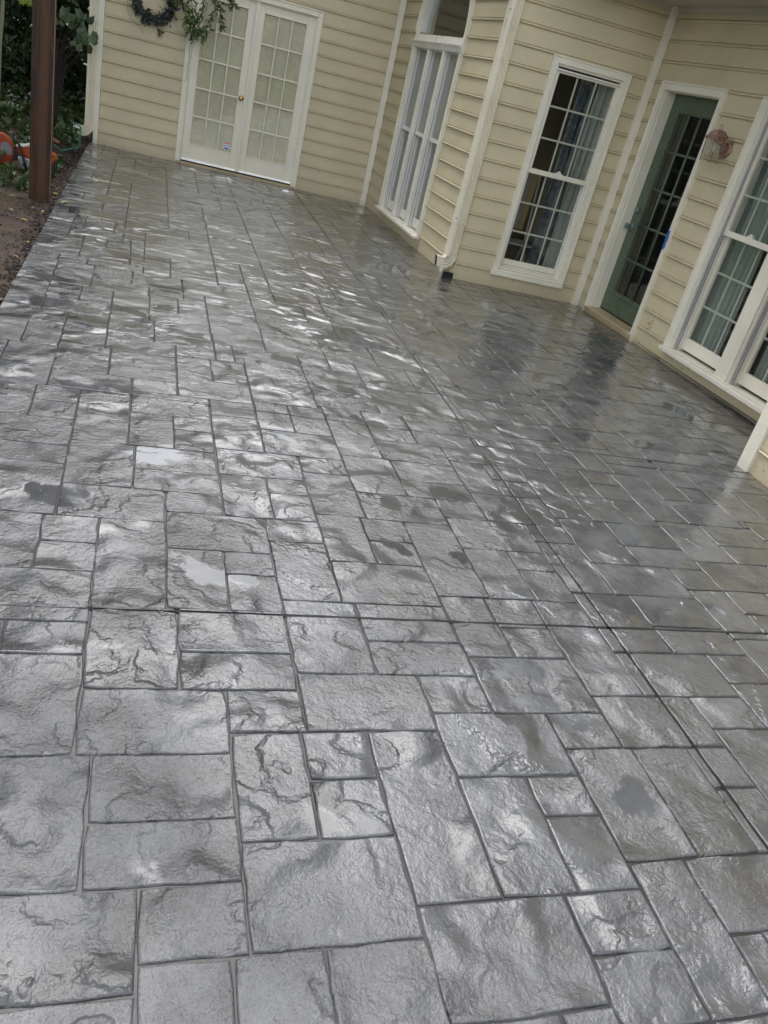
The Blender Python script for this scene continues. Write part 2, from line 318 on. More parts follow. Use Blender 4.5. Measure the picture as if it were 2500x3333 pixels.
def cut_strip(name, a, b):
    mb = MB(); d = Vector((b[0] - a[0], b[1] - a[1])).normalized(); q = Vector((-d.y, d.x)) * .0075
    mb.poly([(a[0] - q.x, a[1] - q.y, -.0025), (b[0] - q.x, b[1] - q.y, -.0025), (b[0] + q.x, b[1] + q.y, -.0025), (a[0] + q.x, a[1] + q.y, -.0025)], [(0, 1, 2, 3)]); mb.build(name, MT['saw'], patio)
cut_strip('saw_cut', (EDGE + .01, 2.222), (3.8, 2.222)); cut_strip('saw_cut', (EDGE + .01, 4.020), (4.6, 3.900)); cut_strip('saw_cut', (EDGE + .01, 6.350), (4.55, 6.251)); cut_strip('saw_cut', (1.8788, -.4), (1.9595, 11.83))
RECTS = [(-365,1197,-17,1594),(-62,1593,348,1843),(348,1669,576,1843),(-17,1377,348,1593),(-17,1197,348,1377),(348,1301,552,1669),(552,1491,755,1669),(552,1301,755,1491),(755,1099,989,1671),(-365,956,110,1197),(110,1017,348,1197),(348,1018,755,1301),(-365,867,110,956),(110,820,308,1017),(308,820,511,1018),(511,820,755,1018),(755,820,1156,1099),(1156,934,1393,1099),(1156,757,1393,934),(1393,758,1575,1178),(1575,954,2015,1178),(1679,758,1952,954),(1638,1178,1852,1588),(1393,1178,1638,1588),(1852,1416,2020,1588),(1852,1178,2020,1416),(989,1099,1207,1486),(1207,1337,1393,1486),(1207,1099,1393,1337),(989,1486,1393,1747),(1393,1588,1612,1747),(-490,2425,-263,2785),(-263,2602,-65,2783),(-263,2425,-65,2602),(-497,2225,-65,2425),(-65,2227,178,2783),(-226,2783,178,3035),(-226,3035,46,3428),(46,3215,408,3434),(46,3035,412,3215),(178,2867,412,3035),(-565,3194,-226,3362),(-565,2785,-226,3194),(178,2603,576,2867),(178,2232,389,2603),(389,2455,576,2603),(389,2232,576,2455),(576,2703,805,2872),(576,2310,805,2703),(576,1922,849,2310),(849,2096,1206,2311),(849,1922,1206,2096),(805,2582,1005,2942),(1005,2756,1206,2935),(1005,2582,1206,2756),(805,2311,1206,2582),(1206,2382,1432,2935),(1432,2750,1836,3008),(1432,2384,1644,2750),(1644,2602,1836,2750),(1644,2383,1836,2602),(408,3236,805,3490),(412,2872,619,3236),(619,3097,805,3236),(619,2872,805,3097),(805,3331,1037,3490),(805,2942,1037,3331),(1037,3178,1299,3558),(1299,3346,1653,3555),(1299,3178,1653,3346),(1037,2935,1432,3178),(1432,3008,1653,3178),(1653,3278,1842,3625),(1842,3448,2054,3625),(1842,3278,2054,3448),(1653,3008,2054,3278),(1836,2851,2054,3008),(1836,2456,2054,2851),(2054,2698,2327,3093),(2327,2874,2675,3093),(2327,2698,2675,2874),(2054,2456,2474,2698),(2474,2528,2675,2698),(2675,2533,3114,2778),(2675,2778,2945,3152),(2945,2947,3309,3152),(2945,2778,3309,2947),(2054,3093,2271,3625),(2271,3348,2463,3689),(2463,3525,2675,3689),(2463,3348,2675,3525),(2271,3093,2675,3348),(2675,3152,2892,3687),(2892,3412,3083,3819),(3083,3592,3269,3824),(3083,3412,3269,3592),(2892,3152,3269,3412),(3269,3231,3496,3824),(3496,3605,3937,3824),(3496,3231,3712,3605),(2317,5099,2497,5391),(2497,5262,2713,5391),(2497,5099,2713,5262),(2317,4830,2713,5099),(2080,4830,2317,5355),(2101,4657,2486,4830),(2486,4660,2712,4830),(2116,4232,2297,4594),(2297,4441,2498,4594),(2297,4232,2498,4441),(2498,4307,2712,4660),(1892,3858,2136,4233),(2136,4044,2534,4232),(2136,3858,2424,4044),(1892,3625,2271,3858),(2271,3689,2536,3858),(-636,3999,-388,4563),(-388,4235,-112,4628),(-112,4399,248,4619),(-112,4235,248,4399),(-388,3999,14,4235),(14,4067,248,4235),(14,3797,408,4067),(-428,3823,-226,3999),(-428,3629,-226,3823),(-765,3629,-428,3999),(-765,3362,-226,3629),(-226,3428,14,3999),(14,3434,220,3797),(220,3648,408,3797),(220,3434,408,3648),(408,3874,647,4067),(408,3490,647,3874),(647,3761,836,4118),(836,3761,1037,4118),(647,3490,1037,3761),(1037,3558,1268,4164),(1268,3790,1526,4164),(1526,3973,1892,4233),(1526,3790,1892,3973),(1268,3558,1653,3790),(1653,3625,1892,3790),(-765,4563,-582,4923),(-582,4777,-388,4923),(-582,4563,-388,4777),(-765,4923,-388,5183),(-388,5013,-149,5183),(-388,4628,-149,5013),(-149,4848,122,5237),(122,5016,473,5243),(122,4848,482,5016),(-149,4628,248,4848),(248,4672,482,4848),(248,4321,444,4672),(444,4485,647,4672),(444,4321,647,4485),(248,4067,647,4321),(-149,5237,88,5777),(88,5243,473,5477),(88,5477,277,5822),(277,5641,473,5829),(277,5477,473,5641),(82,5829,320,5997),(-41,6158,316,6336),(-41,5997,316,6158),(-305,5997,-41,6336),(-305,5777,82,5997),(-552,5777,-305,6289),(-552,5441,-352,5777),(-352,5605,-149,5777),(-352,5441,-149,5605),(-545,5183,-149,5441),(-765,5929,-552,6087),(-765,5441,-552,5929),(-765,5183,-545,5441),(-765,6517,-438,7018),(-438,6517,-70,6882),(-470,7445,-228,7939),(-438,6882,-261,7199),(-261,7078,-79,7199),(3319,4597,3560,4980),(3560,4776,3874,4980),(3560,4597,3936,4776),(3319,4415,3677,4597),(3677,4419,3935,4597),(3103,4125,3466,4364),(3103,4364,3319,4896),(2861,4143,3103,4307),(2861,3898,3094,4143),(3094,3943,3309,4125),(3466,4125,3714,4370),(1612,1830,1836,2383),(1836,2073,2114,2456),(2114,2241,2474,2456),(2114,2073,2474,2241),(1836,1830,2260,2073),(2260,1905,2474,2073),(1612,1588,2020,1830),(2020,1670,2260,1830),(2020,1178,2260,1670),(2260,1670,2467,1905),(2474,2177,2675,2528),(2675,2359,2911,2533),(2474,1869,2707,2177),(-62,1843,213,2227),(213,2015,576,2232),(213,1843,576,2015),(576,1671,989,1922),(989,1747,1206,1922),(1206,2023,1401,2382),(1401,2199,1612,2382),(1401,2023,1612,2199),(1206,1747,1612,2023),(-301,1990,-62,2147),(-415,1990,-301,2147),(-415,1594,-62,1990),(-765,400,-365,580),(-365,400,35,763),(35,400,225,763),(225,400,595,580),(595,400,1015,580),(1015,400,1395,757),(1395,400,1952,758),(1952,400,2355,954),(2355,400,2915,757),(2915,400,3305,762),(3305,400,3935,762),(-765,580,-565,760),(-565,580,-365,763),(225,580,595,763),(595,580,1015,820),(-765,760,-565,1130),(-565,763,110,867),(113,763,595,820),(1015,757,1156,820),(1575,758,1679,954),(2355,757,2718,954),(2718,757,2915,1130),(2915,762,3512,1130),(3512,762,3715,950),(3715,762,3935,1130),(-565,867,-365,1130),(2015,954,2535,1178),(2535,954,2718,1130),(3512,950,3715,1130),(-765,1130,-365,1310),(2535,1130,2915,1500),(2915,1130,3318,1500),(3318,1130,3715,1680),(3715,1130,3935,1310),(-765,1310,-415,1870),(2260,1178,2535,1500),(3715,1310,3935,1500),(2260,1500,2355,1670),(2467,1500,2715,1869),(2715,1500,2915,1870),(2915,1500,3318,1680),(3715,1500,3935,1870),(2915,1680,3115,2082),(3115,1680,3715,2082),(-765,1870,-415,2070),(2707,1870,2915,2082),(3715,1870,3935,2260),(-765,2070,-565,2260),(-365,2147,-62,2225),(2707,2082,3315,2359),(3315,2082,3715,2260),(-765,2260,-565,2460),(3315,2260,3515,2640),(3515,2260,3715,2640),(3715,2260,3935,2460),(-765,2460,-490,2640),(2911,2359,3315,2533),(3715,2460,3935,2840),(-765,2640,-565,2840),(3114,2640,3515,2778),(3515,2640,3715,2840),(-765,2840,-565,3040),(3309,2840,3715,3040),(3715,2840,3935,3040),(-765,3040,-565,3240),(3309,3040,3935,3231),(-765,3240,-565,3362),(3712,3231,3935,3605),(2536,3689,2712,4020),(2712,3687,2892,3820),(2424,3858,2536,4044),(2712,3820,2861,4020),(2861,3824,3115,3898),(3115,3824,3714,3943),(3714,3824,3935,4020),(-765,3999,-636,4210),(647,4118,1015,4600),(1015,4164,1395,4410),(2536,4020,2861,4307),(3309,3943,3714,4125),(3714,4020,3935,4210),(3935,4000,4295,4603),(4295,4000,4475,4410),(4475,4020,4835,4590),(-765,4210,-636,4410),(1395,4233,1955,4597),(1955,4233,2116,4410),(2915,4307,3103,4600),(3714,4210,3935,4419),(-765,4410,-636,4563),(1015,4410,1395,4780),(1955,4410,2116,4600),(2712,4307,2915,4780),(4295,4410,4475,4603),(482,4679,595,4980),(647,4600,1015,4780),(1395,4597,1755,4980),(1755,4597,1955,4980),(1955,4600,2101,4780),(2101,4600,2355,4657),(2915,4600,3103,4896),(3936,4603,4475,4776),(4475,4590,4695,4776),(595,4780,1015,4980),(1015,4780,1215,4980),(1215,4780,1395,4980),(1955,4780,2080,4980),(2713,4780,2915,4980),(2915,4896,3319,5160),(3874,4776,4115,5350),(4115,4776,4695,4980),(482,4980,815,5160),(815,4980,1215,5350),(1215,4980,1575,5350),(1575,4980,1955,5350),(1955,4980,2080,5160),(2713,4980,2915,5350),(3319,4980,3715,5350),(4115,4980,4295,5160),(4295,4980,4475,5160),(4475,4980,4675,5160),(473,5160,815,5550),(1955,5160,2080,5355),(2915,5160,3115,5350),(3115,5160,3319,5350),(4115,5160,4475,5550),(4475,5160,4675,5350),(815,5350,1395,5750),(1395,5350,1955,5750),(1955,5355,2316,5750),(2316,5391,2715,5550),(2715,5350,2915,5550),(2915,5350,3318,5750),(3318,5350,3715,5950),(3715,5350,3935,5750),(3935,5350,4115,5750),(4475,5350,4655,5750),(473,5550,815,5992),(2355,5550,2712,5950),(2712,5550,2915,5750),(4115,5550,4475,5950),(320,5829,473,5992),(815,5750,1215,6130),(1215,5750,1395,6130),(1395,5750,1955,6130),(1955,5750,2355,6330),(2712,5750,2915,5950),(2915,5750,3115,5950),(3115,5750,3318,5950),(3715,5750,4115,6130),(4475,5750,4655,5950),(-765,6087,-552,6330),(320,5992,815,6336),(2355,5950,2715,6330),(2715,5950,3312,6330),(3312,5950,3518,6130),(3518,5950,3715,6330),(4115,5950,4295,6330),(4295,5950,4475,6130),(4475,5950,4655,6330),(815,6130,1015,6330),(1015,6130,1395,6720),(1395,6130,1955,6330),(3312,6130,3518,6330),(3715,6130,3935,6330),(3935,6130,4115,6330),(4295,6130,4475,6330),(-765,6330,-565,6517),(-565,6330,-365,6517),(-365,6336,35,6517),(35,6336,235,6517),(235,6336,595,6520),(595,6336,815,6520),(815,6330,1015,6520),(1395,6330,1575,6720),(1575,6330,1955,6720),(1955,6330,2355,6520),(2355,6330,2535,6520),(2535,6330,2717,6520),(2717,6330,3315,6720),(3315,6330,3715,6720),(3715,6330,4115,6720),(4115,6330,4295,6520),(4295,6330,4655,6720),(-70,6520,238,6720),(238,6520,595,6920),(595,6520,815,6720),(815,6520,1015,6720),(1955,6520,2535,6920),(2535,6520,2717,6920),(4115,6520,4295,6920),(-70,6720,35,7120),(35,6720,238,6920),(595,6720,815,6920),(815,6720,1015,7120),(1015,6720,1575,7120),(1575,6720,1955,7300),(2717,6720,3115,7300),(3115,6720,3512,7300),(3512,6720,4115,7120),(4295,6720,4475,6920),(4475,6720,4655,6920),(-765,7018,-565,7300),(-261,6882,-70,7078),(35,6920,595,7300),(595,6920,815,7120),(1955,6920,2355,7120),(2355,6920,2717,7300),(4115,6920,4475,7500),(4475,6920,4655,7300),(-565,7199,-145,7445),(-79,7120,35,7300),(595,7120,1015,7500),(1015,7120,1575,7300),(1955,7120,2155,7500),(2155,7120,2355,7500),(3512,7120,3935,7300),(3935,7120,4115,7500),(-765,7300,-565,7500),(-145,7300,35,7500),(35,7300,595,7700),(1015,7300,1395,7880),(1395,7300,1755,7500),(1755,7300,1955,7500),(2355,7300,2915,7500),(2915,7300,3115,7500),(3115,7300,3520,7500),(3520,7300,3935,7880),(4475,7300,4655,7500),(-765,7500,-565,7880),(-565,7445,-470,7700),(-228,7500,35,7700),(595,7500,1015,7880),(1395,7500,1955,7880),(1955,7500,2535,7700),(2535,7500,3115,7880),(3115,7500,3315,7700),(3315,7500,3520,7700),(3935,7500,4295,7880),(4295,7500,4655,7880),(-565,7700,-470,7939),(-228,7700,-145,7939),(-145,7700,415,8080),(415,7700,595,8080),(1955,7700,2355,8280),(2355,7700,2535,8080),(3115,7700,3520,7880),(-765,7880,-565,8280),(-565,7939,-145,8280),(595,7880,1015,8480),(1015,7880,1395,8080),(1395,7880,1575,8080),(1575,7880,1955,8080),(2535,7880,3115,8280),(3115,7880,3315,8080),(3315,7880,3525,8080),(3525,7880,3715,8280),(3715,7880,3935,8120),(3935,7880,4115,8100),(4115,7880,4295,8080),(4295,7880,4655,8080),(-145,8080,235,8660),(235,8080,595,8660),(1015,8080,1395,8280),(1395,8080,1755,8660),(1755,8080,1955,8280),(2355,8080,2535,8280),(3115,8080,3305,8280),(3305,8080,3525,8280),(-765,8280,-365,8660),(-365,8280,-145,8480),(1015,8280,1395,8480),(1755,8280,2155,8840),(2155,8280,2721,8660),(2721,8280,3115,8840),(-365,8480,-145,8660),(595,8480,1015,8660),(1015,8480,1395,8840),(-765,8660,-565,8840),(-565,8660,-145,9020),(-145,8660,234,9210),(234,8660,595,9020),(595,8660,1015,9020),(1395,8660,1575,8840),(1575,8660,1755,9020),(2155,8660,2535,9020),(2535,8660,2721,9020),(-765,8840,-565,9020),(1015,8840,1395,9210),(1395,8840,1575,9020),(1755,8840,2155,9210),(2721,8840,2915,9210),(2915,8840,3115,9020),(-765,9020,-365,9210),(-365,9020,-145,9410),(234,9020,595,9410),(595,9020,1015,9410),(1395,9020,1755,9210),(2155,9020,2535,9410),(2535,9020,2721,9210),(2915,9020,3115,9410),(-765,9210,-365,9600),(-145,9210,234,9600),(1015,9210,1395,9600),(1395,9210,1955,9410),(1955,9210,2155,9410),(2535,9210,2915,9600),(-365,9410,-145,9780),(234,9410,815,9780),(815,9410,1015,9780),(1395,9410,1955,9600),(1955,9410,2155,9780),(2155,9410,2535,9600),(2915,9410,3115,9780),(-765,9600,-365,9780),(-145,9600,234,9970),(1015,9600,1395,10150),(1395,9600,1755,10150),(1755,9600,1955,9780),(2155,9600,2535,9970),(2535,9600,2915,9780),(-765,9780,-565,10150),(-565,9780,-365,10150),(-365,9780,-145,9970),(234,9780,815,10150),(815,9780,1015,9970),(1755,9780,1955,9970),(1955,9780,2155,10150),(2535,9780,2915,9970),(2915,9780,3115,9970),(-365,9970,234,10340),(815,9970,1015,10150),(1755,9970,1955,10340),(2155,9970,2535,10340),(2535,9970,3115,10340),(-765,10150,-365,10520),(234,10150,595,10520),(595,10150,1215,10340),(1215,10150,1575,10340),(1575,10150,1755,10520),(1955,10150,2155,10340),(-365,10340,234,10700),(595,10340,1015,10700),(1015,10340,1395,10520),(1395,10340,1575,10520),(1755,10340,1955,10520),(1955,10340,2355,10890),(2355,10340,2725,10700),(2725,10340,3115,10890),(-765,10520,-365,10700),(234,10520,595,10700),(1015,10520,1395,11080),(1395,10520,1755,10890),(1755,10520,1955,10890),(-765,10700,-565,10890),(-565,10700,-365,11080),(-365,10700,35,10890),(35,10700,595,10890),(595,10700,815,10890),(815,10700,1015,10890),(2355,10700,2535,10890),(2535,10700,2725,10890),(-765,10890,-565,11080),(-365,10890,-145,11270),(-145,10890,235,11450),(235,10890,815,11080),(815,10890,1015,11270),(1395,10890,1575,11080),(1575,10890,1955,11080),(1955,10890,2355,11270),(2355,10890,2725,11270),(2725,10890,3115,11080),(-765,11080,-365,11450),(235,11080,595,11630),(595,11080,815,11270),(1015,11080,1575,11450),(1575,11080,1755,11270),(1755,11080,1955,11450),(2725,11080,3115,11450),(-365,11270,-145,11450),(595,11270,1015,11630),(1575,11270,1755,11450),(1955,11270,2535,11450),(2535,11270,2725,11450),(-765,11450,-565,11630),(-565,11450,-145,11830),(-145,11450,235,11630),(1015,11450,1575,11830),(1575,11450,2155,11630),(2155,11450,2718,11830),(2718,11450,3115,11630),(-765,11630,-565,12030),(-145,11630,35,11830),(35,11630,415,12210),(415,11630,815,12030),(815,11630,1015,11830),(1575,11630,1755,11830),(1755,11630,2155,11830),(2718,11630,2915,11830),(2915,11630,3115,11830),(-565,11830,-365,12030),(-365,11830,35,12210),(815,11830,1395,12030),(1395,11830,1575,12030),(1575,11830,1755,12210),(1755,11830,1955,12210),(1955,11830,2155,12050),(2155,11830,2725,12030),(2725,11830,2915,12030),(2915,11830,3115,12030),(-765,12030,-365,12400),(415,12030,595,12210),(595,12030,1015,12210),(1015,12030,1395,12210),(1395,12030,1575,12210),(-365,12210,225,12400),(225,12210,595,12400),(-405,1320,-365,1600),(2355,1500,2475,1680),(-565,2080,-405,2220),(-405,2140,-365,2220),(2675,2180,2715,2360),(-565,2220,-505,2460),(3115,2540,3315,2640),(-565,2640,-485,2780),(3315,2780,3515,2840),(3275,3160,3315,3240),(1395,4160,1535,4240),(2495,4240,2535,4300),(3315,4360,3715,4420),(2355,4600,2495,4660),(595,4680,655,4780),(3715,4980,3875,5340),(2315,5540,2355,5760),(-545,6280,-305,6320),(-565,7020,-445,7200),(-145,7200,-85,7300),(-225,7440,-145,7500)]
def cut_lines():     # sawn control joints: (point, direction)
    return [((-0.76, 2.222), (1, 0.0)), ((-0.76, 4.02), (5.36, -0.12)), ((-0.76, 6.35), (5.36, -0.10)), ((1.888, 1.0), (0.066, 10.0))]
def clip(poly, p, d, side, gap):
    nx, ny = -d[1], d[0]; L = math.hypot(nx, ny); nx, ny = nx / L * side, ny / L * side
    s = [((q[0] - p[0]) * nx + (q[1] - p[1]) * ny) - gap for q in poly]; out = []
    for i in range(len(poly)):
        a, b = poly[i], poly[(i + 1) % len(poly)]; sa, sb = s[i], s[(i + 1) % len(poly)]
        if sa >= 0: out.append(a)
        if sa * sb < 0:
            t = sa / (sa - sb); out.append((a[0] + (b[0] - a[0]) * t, a[1] + (b[1] - a[1]) * t))
    return out
def stone_polys(r, gap):
    x0, y0, x1, y1 = r
    ps = [[(x0, y0), (x1, y0), (x1, y1), (x0, y1)]]
    for p, d in cut_lines():
        new = []
        for q in ps:
            for sd_ in (1, -1):
                c = clip(q, p, d, sd_, gap)
                if len(c) >= 3:
                    ar = abs(sum(c[i][0] * c[(i + 1) % len(c)][1] - c[(i + 1) % len(c)][0] * c[i][1] for i in range(len(c)))) / 2
                    if ar > 4e-4: new.append(c)
        ps = new
    return ps
def inset(poly, d):
    n = len(poly); out = []
    for i in range(n):
        a, b, c = poly[i - 1], poly[i], poly[(i + 1) % n]
        e1 = Vector((b[0] - a[0], b[1] - a[1])).normalized(); e2 = Vector((c[0] - b[0], c[1] - b[1])).normalized()
        n1 = Vector((-e1.y, e1.x)); n2 = Vector((-e2.y, e2.x)); k = 1 + n1.dot(n2)
        out.append((b[0] + (n1.x + n2.x) / max(k, .2) * d, b[1] + (n1.y + n2.y) / max(k, .2) * d))
    return out
def stone_geo(mb, r, step, amp):
    """one pressed stone: wobbly rounded outline, soft shoulder down into the joint"""
    cx, cy = (r[0] + r[2]) / 2, (r[1] + r[3]) / 2
    tx, ty, hz = random.gauss(0, .0008), random.gauss(0, .0008), random.gauss(0, .0005)
    for poly in stone_polys(r, 0.0014):
        sawn = len(stone_polys(r, 0)) > 1
        # rounded corners + subdivision, jitter along the normal
        fine = []
        n = len(poly)
        for i in range(n):
            a, b = poly[i], poly[(i + 1) % n]; L = math.dist(a, b); k = max(1, int(L / step))
            for j in range(k):
                t = j / k; fine.append((a[0] + (b[0] - a[0]) * t, a[1] + (b[1] - a[1]) * t, j == 0))
        if len(fine) < 3: continue
        base = [(q[0], q[1]) for q in fine]
        rings = []
        jit = [random.gauss(0, amp) for _ in fine]
        g0 = 0.0012 if r[1] < 3 else 0.0006; sc = 1.0 if r[1] < 2.2 else .62
        for d, z in ((g0, -0.0064), (g0 + .0016 * sc, -0.0034), (g0 + .0036 * sc, -0.0012), (g0 + .0070 * sc, 0.0)):
            ring = inset(base, d) if n == len(base) else None
            if ring is None:
                # inset the coarse polygon then resubdivide so edges stay parallel
                ip = inset(poly, d); ring = []
                for i in range(n):
                    a, b = ip[i], ip[(i + 1) % n]; k = max(1, int(math.dist(poly[i], poly[(i + 1) % n]) / step))
                    for j in range(k):
                        t = j / k; ring.append((a[0] + (b[0] - a[0]) * t, a[1] + (b[1] - a[1]) * t))
            o = []
            mx = sum(q[0] for q in ring) / len(ring); my = sum(q[1] for q in ring) / len(ring)
            for q, jj, fi in zip(ring, jit, fine):
                vx, vy = mx - q[0], my - q[1]; L = math.hypot(vx, vy) + 1e-6
                e = jj + (0.0035 if fi[2] else 0)
                o.append((q[0] + vx / L * e, q[1] + vy / L * e, z + hz + (q[0] - cx) * tx + (q[1] - cy) * ty))
            rings.append(o)
        m_ = len(rings[0]); b0 = len(mb.v)
        for rg in rings: mb.v += rg
        for k in range(3):
            for i in range(m_):
                j = (i + 1) % m_
                mb.f.append((b0 + k * m_ + i, b0 + k * m_ + j, b0 + (k + 1) * m_ + j, b0 + (k + 1) * m_ + i)); mb.mi.append(0)
        mb.f.append(tuple(b0 + 3 * m_ + i for i in range(m_))); mb.mi.append(1)
def finish_stone(o, seeds):
    me = o.data
    a = me.attributes.new('seed', 'FLOAT', 'FACE'); a.data.foreach_set('value', seeds)
rects = [tuple(v / 1000 for v in r) for r in RECTS]
def px_area(r):
    c = ((r[0] + r[2]) / 2, (r[1] + r[3]) / 2); d = math.hypot(c[0], c[1], 1.7)
    co = M.transposed().to_3x3() @ Vector((c[0], c[1], -1.7))
    vis = co.z < 0 and abs(co.x / -co.z) < 0.62 and abs(co.y / -co.z) < 0.80
    return ((r[2] - r[0]) * (r[3] - r[1])) * 1.7 / d ** 3 * (1 if vis else .02)
order = sorted(rects, key=px_area, reverse=True)
for r in order[:296]:
    mb = MB(); near = r[1] < 3.2
    stone_geo(mb, r, 0.055 if near else 0.11, 0.0022 if near else 0.0016)
    if not mb.f: continue
    o = mb.build('stone', MT['stone'], patio); finish_stone(o, [random.random()] * len(mb.f))
mb = MB(); seeds = []
for r in order[296:]:
    k = len(mb.f); stone_geo(mb, r, 0.25, 0.0015); seeds += [random.random()] * (len(mb.f) - k)
o = mb.build('stone_field', MT['stone'], patio); finish_stone(o, seeds); o['kind'] = 'stuff'

# ------------------------------------------------------------------ the house
house = empty('house', (3.0, 9.0, 0.0), 'single storey beige clapboard house with cream trim wrapping two sides of the wet patio', 'house')
HL = Vector((3.0, 9.0, 0.0))
def hp(mb, name, m, parent=None, **kw):
    """part of the house (verts given in world space); sub-parts share the house origin"""
    o = mb.build(name, m, None, **kw); o.data.transform(Matrix.Translation(-HL)) ; o.parent = parent if parent else house
    return o
class Wall:
    def __init__(s, P, Q, flip=1):
        s.P = Vector((P[0], P[1])); s.Q = Vector((Q[0], Q[1])); s.L = (s.Q - s.P).length; s.d = (s.Q - s.P).normalized()
        s.n = Vector((s.d.y, -s.d.x)) * flip         # outward (towards the patio)
    def pt(s, a, z, o): 
        p = s.P + s.d * a + s.n * o; return (p.x, p.y, z)
    def box(s, mb, a0, a1, z0, z1, o0, o1, mi=0):
        mb.hexa([s.pt(a0, z0, o0), s.pt(a1, z0, o0), s.pt(a1, z0, o1), s.pt(a0, z0, o1), s.pt(a0, z1, o0), s.pt(a1, z1, o0), s.pt(a1, z1, o1), s.pt(a0, z1, o1)][::1], mi)
    def ext(s, mb, a0, a1, prof, mi=0):               # profile [(o,z)...] swept along the wall
        n = len(prof); p = [s.pt(a0, z, o) for o, z in prof] + [s.pt(a1, z, o) for o, z in prof]
        mb.poly(p, [tuple(range(n)), tuple(reversed(range(n, 2 * n)))] + [(i, i + n, (i + 1) % n + n, (i + 1) % n) for i in range(n)], mi)
WB = Wall((-0.707, 12.4305), (3.0067, 11.9208))
W1 = Wall((3.0067, 11.9208), (3.1189, 8.1241))
W2 = Wall((3.1189, 8.1241), (4.5659, 7.9619))
W3 = Wall((4.5659, 7.9619), (4.725, 4.02))
W4 = Wall((3.885, 4.02), (3.84, 0.0))                 # the bump-out at the right edge of the picture

def fill_wall(W, name, top, openings, a0=0.0, a1=None, th=0.16, rows=True, z_first=0.150, ex=0.1705, ends=(0, 0)):
    """sheathing with real openings, then lap boards one by one. openings: (s0,s1,z0,z1)"""
    a1 = W.L if a1 is None else a1
    mb = MB(); xs = sorted({a0, a1} | {v for o in openings for v in o[:2]})
    for i in range(len(xs) - 1):
        u, v = xs[i], xs[i + 1]; mid = (u + v) / 2; hol = sorted([(o[2], o[3]) for o in openings if o[0] < mid < o[1]]); z = -0.12
        for h0, h1 in hol:
            if h0 > z: W.box(mb, u, v, z, h0, -th, 0)
            z = h1
        if z < top: W.box(mb, u, v, z, top, -th, 0)
    wall = hp(mb, name, MT['siding'])
    if not rows: return wall
    e0, e1 = a0 + ends[0], a1 - ends[1]
    def spans(z0, z1):
        """yield (s0,s1,zlo,zhi) pieces of a course that are not inside an opening"""
        cuts = sorted({e0, e1} | {min(max(v, e0), e1) for o in openings for v in o[:2]}); res = []
        for i in range(len(cuts) - 1):
            u, v = cuts[i], cuts[i + 1]
            if v - u < .004: continue
            lo, hi = z0, z1
            for o in openings:
                if o[0] < (u + v) / 2 < o[1]:
                    if o[2] <= lo and o[3] >= hi: lo = hi
                    elif o[2] <= lo < o[3]: lo = o[3]
                    elif o[2] < hi <= o[3]: hi = o[2]
            if hi - lo > .006:
                if res and abs(res[-1][1] - u) < 1e-6 and res[-1][2:] == (lo, hi): res[-1] = (res[-1][0], v, lo, hi)
                else: res.append((u, v, lo, hi))
        return res
    z = -0.02; k = 0
    while z < top - .02:
        z1 = min(z_first if k == 0 else z + ex, top)
        for (u, v, lo, hi) in spans(z, z1):
            mb = MB(); jz = random.uniform(-.001, .001)
            if k == 0 or lo > z + .004:
                prof = [(0, lo), (.013, lo), (.010, hi + .004), (0, hi + .004)]
            else:
                prof = [(0, lo + jz), (.019, lo + jz), (.027, lo + .004 + jz), (.0300, lo + .010 + jz), (.0275, lo + .016 + jz), (.0205, lo + .0198 + jz), (.0075, lo + .0205 + jz), (.0075, lo + .0255 + jz), (.0185, lo + .0275 + jz), (.0075, hi + .004), (0, hi + .004)]
            W.ext(mb, u, v, prof)
            hp(mb, 'siding_board', MT['siding'], wall)
        z = z1; k += 1
    return wall

OB = (1.105, 2.705, -0.12, 2.14)                       # openings
O1 = (0.905, 2.585, 0.13, 2.10)
O2 = (0.470, 1.155, 0.175, 2.14)
O3a = (0.275, 1.145, -0.12, 2.165)
O3b = (1.745, 3.285, 0.13, 2.13)
wallB = fill_wall(WB, 'back_wall', 3.45, [OB], ends=(0.055, 0.08))
wallB1 = fill_wall(W1, 'bay_wall', 3.45, [O1, (0.90, 2.59, 2.17, 3.10)], ends=(0.02, 0.28))
wallB2 = fill_wall(W2, 'side_wall', 2.86, [O2], ends=(0.0, 0.06))
wallB3 = fill_wall(W3, 'door_wall', 2.86, [O3a, O3b], ends=(0.06, 0.0))
wallB4 = fill_wall(W4, 'bump_out_wall', 2.86, [], ends=(0.095, 0.0))
mb = MB(); mb.box(3.90, 4.9, 3.90, 4.05, -.12, 2.86); hp(mb, 'return_wall', MT['siding'])
mb = MB(); mb.box(-0.70, -0.55, 12.58, 18.0, -.3, 3.45); hp(mb, 'gable_wall', MT['siding'])

# corner boards
def corner(W, a0, a1, z0, z1, o0, o1, m='trim'):
    mb = MB(); W.box(mb, a0, a1, z0, z1, o0, o1); return hp(mb, 'corner_board', MT[m], bevel=.004)
corner(WB, -0.01, 0.052, -0.02, 3.45, -0.02, 0.034)
corner(WB, WB.L - 0.082, WB.L - 0.002, -0.03, 3.45, 0.002, 0.10)
corner(W1, W1.L - 0.275, W1.L - 0.118, -0.02, 3.45, 0.0, 0.034)
corner(W2, W2.L - 0.078, W2.L - 0.002, -0.02, 2.82, 0.002, 0.055)
corner(W4, -0.012, 0.092, -0.03, 2.82, -0.09, 0.036)
